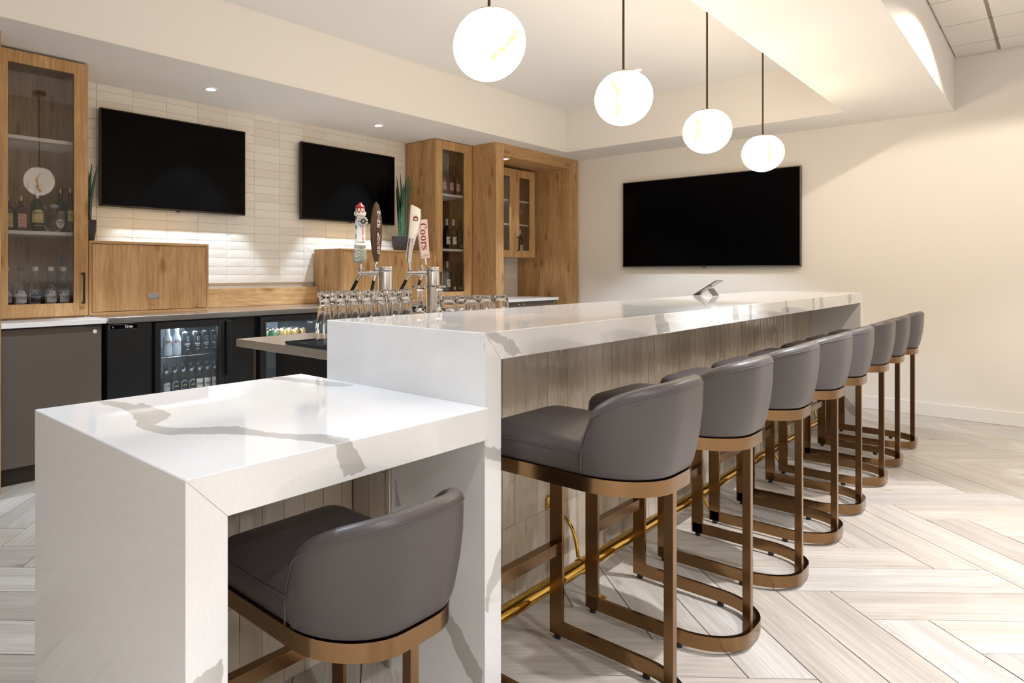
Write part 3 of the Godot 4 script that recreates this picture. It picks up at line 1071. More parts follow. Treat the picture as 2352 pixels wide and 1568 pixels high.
func make_stool(drop: float, label: String, group: String) -> Node3D:
	var t := thing("bar_stool", label, "bar stool", Vector3.ZERO, group)
	var key := "stool%.2f" % drop
	var hw := 0.203
	var fz := -0.29
	var rz := 0.195
	var y0 := 0.70 - drop
	# seat cushion
	var g := G.new()
	var rows := []
	for q in [[0.0, 0.006], [0.004, 0.001], [0.03, -0.002], [0.05, 0.0], [0.055, 0.004], [0.06, 0.002], [0.075, 0.009], [0.086, 0.022], [0.093, 0.045], [0.097, 0.08], [0.099, 0.12]]:
		var d: float = q[1]
		rows.append(ring(outline(hw - d, fz + d, rz - d, maxf(0.045 - d * 0.3, 0.01), maxf(0.15 - d, 0.02), 0.012), y0 + q[0]))
	g.grid(rows, true, false)
	g.fan(rows[-1], Vector3(0, y0 + 0.1, -0.05), Vector3.UP)
	var seat := mk("seat", g, M.leather, t)
	var st := G.new()
	var seam_path := ring(outline(hw + 0.0005, fz - 0.0005, rz, 0.045, 0.15, 0.012), y0 + 0.055)
	seam_path.append(seam_path[0])
	st.tube(seam_path, 0.0013, 5, false)
	mk("stitching", st, M.thread, seat)
	# backrest
	var full := outline(hw, fz, rz, 0.045, 0.15, 0.012, 16)
	var line := []
	for p in full:
		if p.y >= 0.06:
			line.append(p)
	line.insert(0, Vector2(-hw, 0.05))
	line.append(Vector2(hw, 0.05))
	var acc := [0.0]
	for i in range(1, line.size()):
		acc.append(acc[-1] + (line[i] as Vector2).distance_to(line[i - 1]))
	var bk := G.new()
	var brows := []
	var stitch := []
	for i in line.size():
		var s: float = acc[i] / acc[-1] * 2.0 - 1.0
		var tg: Vector2 = (line[mini(i + 1, line.size() - 1)] - line[maxi(i - 1, 0)]).normalized()
		var nn := Vector2(-tg.y, tg.x)
		if nn.dot(line[i] - Vector2(0, -0.05)) < 0.0:
			nn = -nn
		var ht := y0 + 0.108 + 0.148 * pow(maxf(1.0 - pow(absf(s), 2.5), 0.0), 0.46)
		var th := 0.042
		var fl := func(y: float) -> float: return 0.012 + 0.026 * (y - y0) / 0.25
		var cs := []
		cs.append(Vector2(fl.call(y0) - 0.016, y0 + 0.001))
		cs.append(Vector2(fl.call(y0) - 0.003, y0 + 0.008))
		cs.append(Vector2(fl.call(y0) + 0.003, y0 + 0.024))
		for k in 4:
			var yy := lerpf(y0 + 0.045, ht - 0.035, k / 3.0)
			cs.append(Vector2(fl.call(yy) + 0.005 * sin(k / 3.0 * PI) + 0.003, yy))
		for k in 7:
			var an := PI * k / 6.0
			cs.append(Vector2(fl.call(ht) - th * 0.5 + cos(an) * th * 0.5, ht - th * 0.5 + sin(an) * th * 0.5))
		cs.append(Vector2(fl.call(y0 + 0.1) - th, lerpf(y0 + 0.06, ht, 0.4)))
		cs.append(Vector2(fl.call(y0) - th, y0 + 0.03))
		cs.append(Vector2(fl.call(y0) - th + 0.004, y0 + 0.001))
		var row := []
		for c in cs:
			row.append(Vector3(line[i].x + nn.x * c.x, c.y, line[i].y + nn.y * c.x))
		brows.append(row)
		var so: float = fl.call(ht - 0.02) + 0.0028
		stitch.append(Vector3(line[i].x + nn.x * so, ht - 0.021, line[i].y + nn.y * so))
	# soft ends
	for e in [0, 1]:
		var src: Array = brows[0] if e == 0 else brows[-1]
		var mid := Vector3.ZERO
		for p in src:
			mid += p / src.size()
		for q in [[0.93, 0.003], [0.7, 0.005]]:
			var r := []
			for p in src:
				r.append(mid + (p - mid) * q[0] + Vector3(0, 0, -q[1]))
			if e == 0:
				brows.insert(0, r)
			else:
				brows.append(r)
	bk.grid(brows, true, false)
	bk.fan(brows[0], brows[0][0].lerp(brows[0][8], 0.5), Vector3(0, 0, -1))
	bk.fan(brows[-1], brows[-1][0].lerp(brows[-1][8], 0.5), Vector3(0, 0, -1))
	var back := mk("backrest", bk, M.leather, t)
	var sg := G.new()
	for e in [0, 1]:
		var end: Vector3 = stitch[0] if e == 0 else stitch[-1]
		for k in range(1, 5):
			var q := Vector3(end.x + signf(end.x) * 0.002, end.y - (end.y - y0 - 0.02) * k / 4.0, end.z)
			if e == 0:
				stitch.insert(0, q)
			else:
				stitch.append(q)
	sg.tube(stitch, 0.0013, 5, false)
	mk("stitching", sg, M.thread, back)
	# bronze frame
	var band := G.new()
	band.bar(ring(outline(hw - 0.004, fz + 0.004, rz - 0.002, 0.03, 0.15, 0.012, 14), y0 - 0.02), 0.02, 0.04, true)
	mk("seat_band", band, M.bronze, t)
	var deck := G.new()
	var dr := ring(outline(hw - 0.012, fz + 0.012, rz - 0.012, 0.03, 0.14, 0.012), y0 - 0.004)
	deck.fan(dr, Vector3(0, y0 - 0.004, -0.05), Vector3.DOWN)
	mk("seat_deck", deck, M.black, t)
	var base := G.new()
	var o := outline(hw - 0.008, fz + 0.004, rz - 0.004, 0.006, 0.15, 0.012, 14)
	base.bar(ring(o.slice(5, o.size() - 5), 0.036), 0.014, 0.045)
	mk("base_loop", base, M.bronze, t)
	var hl := y0 - 0.036
	var rl := G.new()
	rl.box(Vector3(-0.0125, 0.013, rz - 0.02), Vector3(0.0125, hl, rz + 0.005), 0.0012)
	mk("leg", rl, M.bronze, t)
	for s in [-1.0, 1.0]:
		var l := G.new()
		l.box(Vector3(s * (hw - 0.008) - 0.007, 0.0135, fz + 0.004), Vector3(s * (hw - 0.008) + 0.007, hl, fz + 0.052), 0.0012)
		mk("leg", l, M.bronze, t)
		for z in [fz + 0.03, 0.04]:
			var f := G.new()
			f.lathe([Vector2(0.0, 0.0), Vector2(0.011, 0.0), Vector2(0.011, 0.0135), Vector2(0.0, 0.0135)], 10, Vector3(s * (hw - 0.008), 0, z))
			mk("foot", f, M.black, t)
	var fr := G.new()
	var fy := 0.305 - drop * 0.4
	fr.box(Vector3(-hw + 0.016, fy - 0.02, fz + 0.012), Vector3(hw - 0.016, fy + 0.02, fz + 0.04), 0.0012)
	mk("footrest", fr, M.bronze, t)
	return t

func build_stools() -> void:
	var names := ["nearest the low counter", "second from the low counter", "third from the low counter", "fourth from the low counter", "fifth from the low counter", "sixth from the low counter", "seventh from the low counter", "nearest the far wall"]
	var us := [1.81, 2.445, 3.07, 3.675, 4.2, 4.835, 5.38, 6.0]
	var first: Node3D
	for i in 8:
		var lab: String = "grey leather bar stool on a bronze frame at the bar, " + names[i]
		var o: Node3D
		if i == 0:
			o = make_stool(0.0, lab, "grey bar stools along the bar")
			first = o
		else:
			o = first.duplicate()
			o.name = numbered("bar_stool")
			add_child(o)
			meta(o, lab, "bar stool", "grey bar stools along the bar")
		o.position = P(us[i], 0, 0.905)
		o.rotation.y = [0.0, 0.0, 0.01, -0.01, 0.015, 0.0, -0.012, 0.01][i]
	var s := make_stool(0.2, "shorter grey leather stool tucked under the low counter", "")
	s.position = P(1.03, 0, 1.13)

# ------------------------------------------------------------------ back bar
func glass_door(t: Node3D, u0: float, u1: float, y0: float, y1: float, vf: float, gu0: float, gu1: float, gy0: float, gy1: float, wood: Material) -> Node3D:
	# framed glazed door: one wooden frame (four members), pane
	var d := Node3D.new()
	d.name = "door"
	t.add_child(d, true)
	var g := G.new()
	var o := t.position
	for q in [[u0, gu0, y0, y1], [gu1, u1, y0, y1], [gu0, gu1, y0, gy0], [gu0, gu1, gy1, y1]]:
		g.box(P(q[0], q[2], vf + 0.02) - o, P(q[1], q[3], vf) - o)
	mk("frame", g, wood, d)
	var p := G.new()
	p.box(P(gu0 - 0.005, gy0 - 0.005, vf + 0.014) - o, P(gu1 + 0.005, gy1 + 0.005, vf + 0.010) - o)
	mk("pane", p, M.smoke, d)
	return d

func handle_bar(d: Node3D, o: Vector3, u: float, y0: float, y1: float, vf: float) -> void:
	var h := G.new()
	h.box(P(u - 0.006, y0, vf - 0.022) - o, P(u + 0.006, y1, vf - 0.032) - o, 0.001)
	for y in [y0, y1 - 0.012]:
		h.box(P(u - 0.006, y, vf) - o, P(u + 0.006, y + 0.012, vf - 0.024) - o)
	mk("handle", h, M.black, d)

func lock_disc(d: Node3D, o: Vector3, u: float, y: float, vf: float, r: float, m: Material) -> void:
	var g := G.new()
	g.tube([P(u, y, vf) - o, P(u, y, vf - 0.004) - o], r, 16)
	g.tube([P(u, y, vf - 0.003) - o, P(u, y, vf - 0.0065) - o], r * 0.55, 12)
	mk("lock", g, m, d)

func case_parts(t: Node3D, u0: float, u1: float, y0: float, y1: float, v0: float, v1: float, wood: Material, th := 0.02) -> void:
	bx("side_panel", u0, u0 + th, y0, y1, v0, v1, wood, t)
	bx("side_panel", u1 - th, u1, y0, y1, v0, v1, wood, t)
	bx("top_panel", u0 + th, u1 - th, y1 - th, y1, v0, v1, wood, t)
	bx("bottom_panel", u0 + th, u1 - th, y0, y0 + th, v0, v1, wood, t)
	bx("back_panel", u0 + th, u1 - th, y0 + th, y1 - th, v1 - 0.012, v1, M.oak_dark, t)

func build_back_bar() -> void:
	# left: oak end panel, grey base cabinet, white top, tall glazed cabinet
	var ep := bx("oak_end_panel", 0.985, 1.054, 0.0, 2.574, 4.05, 4.715, M.oak_b, self)
	meta(ep, "full-height oak end panel beside the grey base cabinet", "panel")
	var gc := thing("base_cabinet", "grey base cabinet with a round lock, under the glazed cabinet of spirits", "cabinet")
	bx("carcass", 1.058, 1.64, 0.105, 0.908, 4.115, 4.71, M.grey_door, gc)
	bx("toe_kick", 1.058, 1.64, 0.0, 0.105, 4.165, 4.70, M.kick, gc)
	var dr := bx("door", 1.06, 1.634, 0.112, 0.902, 4.095, 4.115, M.grey_door, gc, 0.0015)
	lock_disc(dr, Vector3.ZERO, 1.592, 0.865, 4.095, 0.013, M.white)
	bx("finger_pull", 1.535, 1.634, 0.895, 0.907, 4.089, 4.096, M.kick, gc, 0.001)
	var wt := bx("quartz_top", 1.058, 1.652, 0.912, 0.942, 4.06, 4.71, M.white_gloss, self, 0.002)
	meta(wt, "short white quartz top on the grey base cabinet under the spirits", "countertop")

	var tc := thing("glazed_cabinet", "tall oak cabinet with a smoked glass door, holding spirits and a lamp's mirror image", "cabinet")
	case_parts(tc, 1.058, 1.628, 0.9425, 2.566, 4.312, 4.712, M.oak)
	var d := glass_door(tc, 1.06, 1.626, 0.955, 2.56, 4.29, 1.155, 1.538, 1.035, 2.487, M.oak)
	handle_bar(d, Vector3.ZERO, 1.59, 1.03, 1.228, 4.29)
	lock_disc(d, Vector3.ZERO, 1.583, 1.004, 4.29, 0.011, M.gold_cap)
	bx("floor_panel", 1.08, 1.606, 1.0, 1.022, 4.33, 4.698, M.oak_dark, tc)
	for y in [2.043, 1.463]:
		bx("shelf", 1.08, 1.606, y, y + 0.022, 4.355, 4.698, M.white, tc)

	# low lift-up oak lockers on the steel top
	for q in [[1.645, 2.522, "low oak locker with a recessed pull, under the first television", true], [3.83, 5.078, "low oak locker behind the beer taps, under the second television", false]]:
		var lk := thing("oak_locker", q[2], "cabinet")
		var a: float = q[0]
		var b: float = q[1]
		case_parts(lk, a, b, 0.9465, 1.436, 4.345, 4.70, M.oak_b, 0.018)
		bx("face_frame", a, a + 0.02, 0.9465, 1.436, 4.33, 4.345, M.oak_b, lk)
		bx("face_frame", b - 0.018, b, 0.9465, 1.436, 4.33, 4.345, M.oak_b, lk)
		bx("face_frame", a + 0.02, b - 0.018, 1.418, 1.436, 4.33, 4.345, M.oak_h, lk)
		bx("face_frame", a + 0.02, b - 0.018, 0.9465, 0.966, 4.33, 4.345, M.oak_h, lk)
		var ld := bx("lift_door", a + 0.0235, b - 0.0215, 0.9695, 1.4145, 4.331, 4.3425, M.oak_c, lk, 0.001)
		if q[3]:
			var pl := G.new()
			for z in [[2.046, 2.131, 1.074, 1.084], [2.046, 2.131, 1.042, 1.053], [2.046, 2.056, 1.053, 1.074], [2.121, 2.131, 1.053, 1.074]]:
				pl.box(P(z[0], z[2], 4.331), P(z[1], z[3], 4.327), 0.001)
			mk("recessed_pull", pl, M.chrome, ld)
			bx("pull_well", 2.056, 2.121, 1.053, 1.074, 4.3295, 4.3305, M.steel, ld)
			lock_disc(ld, Vector3.ZERO, 2.083, 1.003, 4.331, 0.0075, M.chrome)
	var bs := bx("oak_backsplash", 2.524, 3.828, 0.9465, 1.096, 4.645, 4.708, M.oak_h, self, 0.001)
	meta(bs, "horizontal-grained oak upstand below the white wall tiles", "backsplash")

	# stainless top over the coolers
	var stl := bx("steel_top", 1.664, 5.07, 0.908, 0.9455, 4.065, 4.708, M.steel, self, 0.002)
	meta(stl, "long stainless steel countertop over the black glass-door coolers", "countertop")
	build_coolers()

	# right tall glazed cabinet
	var rb := bx("quartz_top", 5.075, 5.685, 0.912, 0.942, 4.06, 4.71, M.white_gloss, self, 0.002)
	meta(rb, "short white quartz top under the tall cabinet of wine", "countertop")
	var rbc := thing("base_cabinet", "grey base cabinet under the tall cabinet of wine", "cabinet")
	bx("carcass", 5.08, 5.68, 0.105, 0.908, 4.115, 4.71, M.grey_door, rbc)
	bx("toe_kick", 5.08, 5.68, 0.0, 0.105, 4.165, 4.70, M.kick, rbc)
	bx("door", 5.083, 5.677, 0.112, 0.902, 4.095, 4.115, M.grey_door, rbc, 0.0015)
	var rt := thing("glazed_cabinet", "tall oak cabinet with a narrow smoked glass door, holding wine bottles", "cabinet")
	case_parts(rt, 5.082, 5.684, 0.9425, 2.570, 4.332, 4.712, M.oak_c)
	var rd := glass_door(rt, 5.084, 5.68, 0.955, 2.566, 4.31, 5.19, 5.552, 1.025, 2.48, M.oak)
	handle_bar(rd, Vector3.ZERO, 5.135, 1.03, 1.23, 4.31)
	bx("floor_panel", 5.104, 5.662, 1.0, 1.022, 4.345, 4.698, M.oak_dark, rt)
	for y in [2.012, 1.446]:
		bx("shelf", 5.104, 5.662, y, y + 0.022, 4.345, 4.698, M.white, rt)

	# oak portal with wall cabinet, counter and doors
	var po := thing("oak_portal", "deep oak portal framing the wine glass niche by the far wall", "portal")
	bx("jamb", 5.69, 5.826, 0.0, 2.574, 4.01, 4.715, M.oak_b, po)
	bx("jamb", 7.174, 7.372, 0.0, 2.574, 4.01, 4.715, M.oak_c, po)
	bx("lintel", 5.826, 7.174, 2.452, 2.574, 4.01, 4.715, M.oak_h, po)
	downlight(6.02, 2.451, 4.13, Color(0.93, 0.96, 1.0), 0.7, 50.0, "small round recessed light under the oak portal's lintel", "")
	var wc := thing("wall_cabinet", "small oak wall cabinet with two glazed doors inside the portal", "cabinet")
	case_parts(wc, 6.09, 6.97, 1.398, 2.425, 4.37, 4.715, M.oak)
	glass_door(wc, 6.092, 6.529, 1.40, 2.421, 4.35, 6.205, 6.452, 1.479, 2.331, M.oak)
	var w2 := glass_door(wc, 6.532, 6.968, 1.40, 2.421, 4.35, 6.637, 6.868, 1.479, 2.331, M.oak)
	handle_bar(w2, Vector3.ZERO, 6.588, 1.475, 1.64, 4.35)
	lock_disc(w2, Vector3.ZERO, 6.57, 1.45, 4.35, 0.009, M.chrome)
	for y in [1.772, 2.05]:
		bx("shelf", 6.11, 6.95, y, y + 0.018, 4.385, 4.70, M.white, wc)
	var nt := bx("quartz_top", 5.828, 6.935, 0.905, 0.935, 4.012, 4.712, M.white_gloss, self, 0.002)
	meta(nt, "white quartz top inside the oak portal", "countertop")
	var nb := thing("base_cabinet", "grey base cabinet with three doors inside the oak portal", "cabinet")
	bx("carcass", 5.83, 6.93, 0.105, 0.903, 4.06, 4.71, M.grey_door, nb)
	bx("toe_kick", 5.83, 6.93, 0.0, 0.105, 4.11, 4.70, M.kick, nb)
	for k in 3:
		var dd := bx("door", 5.832 + 0.366 * k, 6.194 + 0.366 * k, 0.112, 0.9, 4.04, 4.06, M.grey_door, nb, 0.0015)
		lock_disc(dd, Vector3.ZERO, 6.15 + 0.366 * k if k != 1 else 6.24, 0.875, 4.04, 0.01, M.chrome)

func build_coolers() -> void:
	# two undercounter coolers with glass doors
	for q in [[1.668, 2.785, 1.974, 2.512, 2.012, 2.442, "first black glass-door cooler beside the grey cabinet, stocked with cans and bottles", true], [2.79, 3.95, 2.797, 3.40, 2.852, 3.345, "second black glass-door cooler behind the steel work counter", false], [3.955, 5.065, 4.0, 4.6, 4.055, 4.545, "third black glass-door cooler behind the beer taps", false]]:
		var t := thing("back_bar_cooler", q[6], "cooler")
		var a: float = q[0]
		var b: float = q[1]
		var d0: float = q[2]
		var d1: float = q[3]
		# hollow body
		bx("cabinet_floor", a, b, 0.10, 0.40, 4.105, 4.70, M.black, t)
		bx("cabinet_top", a, b, 0.872, 0.907, 4.105, 4.70, M.black, t)
		bx("cabinet_back", a, b, 0.40, 0.872, 4.66, 4.70, M.silverlabel, t)
		bx("cabinet_side", a, d0 + 0.008, 0.40, 0.872, 4.105, 4.66, M.black, t)
		bx("cabinet_side", d1 - 0.008, b, 0.40, 0.872, 4.105, 4.66, M.black, t)
		bx("plinth", a + 0.02, b - 0.02, 0.0, 0.10, 4.15, 4.68, M.black, t)
		if q[3] < 2.6:
			bx("front_panel", a, d0 - 0.012, 0.10, 0.904, 4.085, 4.105, M.black, t, 0.002)
			var pl := bx("name_plate", 1.677, 1.862, 0.868, 0.9, 4.081, 4.085, M.chrome, t, 0.001)
			bx("plate_inset", 1.680, 1.859, 0.8705, 0.8975, 4.0795, 4.0812, M.black_gloss, pl)
			lettering("True", 0.017, M.white, pl, TF(1.803, 0.8835, -4.0793, 0, 0, 0), 0.0, "Script")
			lettering("o", 0.011, M.silverlabel, pl, TF(1.70, 0.884, -4.0793))
		# door frame and pane
		var d := Node3D.new()
		d.name = "door"
		t.add_child(d, true)
		var g := G.new()
		var g0: float = q[4]
		var g1: float = q[5]
		for z in [[d0, g0, 0.12, 0.897], [g1, d1, 0.12, 0.897], [g0, g1, 0.12, 0.43], [g0, g1, 0.853, 0.897]]:
			g.box(P(z[0], z[2], 4.098), P(z[1], z[3], 4.062), 0.002)
		mk("frame", g, M.black, d)
		var p := G.new()
		p.box(P(g0, 0.43, 4.084), P(g1, 0.853, 4.078))
		mk("pane", p, M.pane, d)
		if q[7]:
			var h := G.new()
			h.box(P(2.50, 0.50, 4.062), P(2.512, 0.885, 4.034), 0.002)
			h.box(P(2.512, 0.55, 4.046), P(2.535, 0.885, 4.034), 0.002)
			mk("handle", h, M.black, d)
			for u in [2.452, 2.478]:
				bx("frame_strip", u, u + 0.006, 0.13, 0.89, 4.058, 4.063, M.tv_silver, d, 0.001)
		else:
			bx("frame_strip", d0 + 0.012, d0 + 0.022, 0.13, 0.89, 4.058, 4.063, M.tv_silver, d, 0.001)
			bx("frame_strip", d0 + 0.038, d0 + 0.044, 0.13, 0.89, 4.058, 4.063, M.tv_silver, d, 0.001)
			lettering("True", 0.018, M.silverlabel, d, TF(g1 - 0.065, 0.835, -4.0765), 0.0, "Script")
		# light strip and wire shelf
		var ls := bx("light_strip", g0 + 0.02, g1 - 0.02, 0.862, 0.871, 4.12, 4.14, glow(Color(0.86, 0.94, 1.0), 4.0), t)
		var ol := OmniLight3D.new()
		ol.name = "cooler_light"
		ol.light_color = Color(0.84, 0.92, 1.0)
		ol.light_energy = 0.16
		ol.light_size = 0.05
		ol.omni_range = 2.0
		ol.shadow_enabled = true
		ol.position = P((g0 + g1) * 0.5, 0.845, 4.16)
		ls.add_child(ol)
		var w := G.new()
		for v in [4.125, 4.22, 4.32, 4.42, 4.52, 4.62]:
			w.tube([P(d0 + 0.02, 0.655, v), P(d1 - 0.02, 0.655, v)], 0.0025, 6)
		var u := d0 + 0.03
		while u < d1 - 0.02:
			w.tube([P(u, 0.659, 4.12), P(u, 0.659, 4.65)], 0.0017, 5)
			u += 0.022
		mk("wire_shelf", w, M.steel, t)
		if q[7]:
			bx("notice", 2.13, 2.36, 0.815, 0.868, 4.658, 4.6598, M.white, t)
			for k in 3:
				bx("notice_line", 2.19, 2.34, 0.825 + 0.012 * k, 0.829 + 0.012 * k, 4.657, 4.658, M.joint, t)

func television(u0: float, u1: float, y0: float, y1: float, v: float, label: String, edge: Material, side: bool) -> void:
	# side: hangs on the far wall facing the bar's length
	var w := u1 - u0
	var h := y1 - y0
	var t := thing("television", label, "television", P(v, (y0 + y1) * 0.5, (u0 + u1) * 0.5) if side else P((u0 + u1) * 0.5, (y0 + y1) * 0.5, v), "", -PI / 2 if side else 0.0)
	var g := G.new()
	g.box(Vector3(-w * 0.5, -h * 0.5, -0.03), Vector3(w * 0.5, h * 0.5, -0.002), 0.003)
	mk("casing", g, M.black, t)
	var f := G.new()
	var e := 0.008
	for q in [[-w * 0.5, w * 0.5, h * 0.5 - e, h * 0.5], [-w * 0.5, w * 0.5, -h * 0.5, -h * 0.5 + e * 1.5], [-w * 0.5, -w * 0.5 + e, -h * 0.5, h * 0.5], [w * 0.5 - e, w * 0.5, -h * 0.5, h * 0.5]]:
		f.box(Vector3(q[0], q[2], -0.003), Vector3(q[1], q[3], 0.0035), 0.001)
	mk("bezel", f, edge, t)
	var s := G.new()
	s.flat(Vector3(-w * 0.5 + e, -h * 0.5 + e, 0.0008), Vector3(w * 0.5 - e, -h * 0.5 + e, 0.0008), Vector3(w * 0.5 - e, h * 0.5 - e, 0.0008), Vector3(-w * 0.5 + e, h * 0.5 - e, 0.0008), Vector3.BACK)
	mk("screen", s, M.screen, t)
	var m := G.new()
	m.box(Vector3(-0.2, -0.2, -0.058), Vector3(0.2, 0.2, -0.03))
	mk("wall_mount", m, M.black, t)
	var l := G.new()
	l.box(Vector3(-0.018, -h * 0.5 - 0.008, -0.012), Vector3(0.018, -h * 0.5, -0.004), 0.001)
	mk("sensor", l, M.black, t)

func build_televisions() -> void:
	television(1.846, 3.051, 1.698, 2.393, 4.65, "wall television above the low oak locker with the recessed pull", M.tv_edge, false)
	television(3.640, 4.840, 1.702, 2.396, 4.65, "wall television beside the snake plant and the tall wine cabinet", M.tv_edge, false)
	television(1.697, 3.432, 1.281, 2.242, 7.33, "large wall television on the plain far wall", M.tv_silver, true)

func snake_plant(at: Vector3, label: String, seed_: int, height: float, size: float, count: int) -> void:
	var t := thing("snake_plant", label, "potted plant", at)
	var p := G.new()
	p.lathe([Vector2(0.0, 0.0), Vector2(0.066 * size, 0.0), Vector2(0.076 * size, 0.02), Vector2(0.087 * size, 0.07), Vector2(0.089 * size, 0.145), Vector2(0.086 * size, 0.148), Vector2(0.082 * size, 0.145), Vector2(0.08 * size, 0.125)], 30)
	mk("pot", p, M.pot, t)
	var so := G.new()
	so.lathe([Vector2(0.081 * size, 0.125), Vector2(0.0, 0.132)], 20)
	mk("soil", so, M.soil, t)
	var r := RandomNumberGenerator.new()
	r.seed = seed_
	for k in count:
		var an := TAU * k * 0.382 + r.randf_range(-0.2, 0.2)
		var out := r.randf_range(0.01, 0.05) * size
		var hh := height * (r.randf_range(0.72, 1.0) if k % 3 else 1.0)
		var lean := r.randf_range(0.02, 0.085) * (1.0 if k % 2 else 0.5) * size
		var wd := r.randf_range(0.017, 0.022) * sqrt(size)
		var dir := Vector3(cos(an), 0, sin(an))
		var tw0 := an + r.randf_range(-0.4, 0.4)
		var g := G.new()
		var rows := []
		for i in 13:
			var f := i / 12.0
			var c := dir * (out + lean * f * f) + Vector3.UP * (0.11 + hh * f)
			var w := wd * (0.62 + 1.1 * f - 0.2 * f * f) if f < 0.45 else wd * (1.08 * pow(maxf(1.0 - (f - 0.45) / 0.55, 0.0), 0.62) + 0.02)
			var tw := tw0 + f * 0.7
			var sd := Vector3(-sin(tw), 0, cos(tw))
			var nn := Vector3(cos(tw), 0, sin(tw))
			var row := []
			for j in 8:
				var a2 := TAU * j / 8.0
				row.append(c + sd * w * cos(a2) + nn * (0.0035 * sin(a2) - 0.010 * pow(cos(a2), 2.0) * w / wd))
			rows.append(row)
		g.grid(rows, true, true, true)
		mk("leaf", g, M.leaf, t)

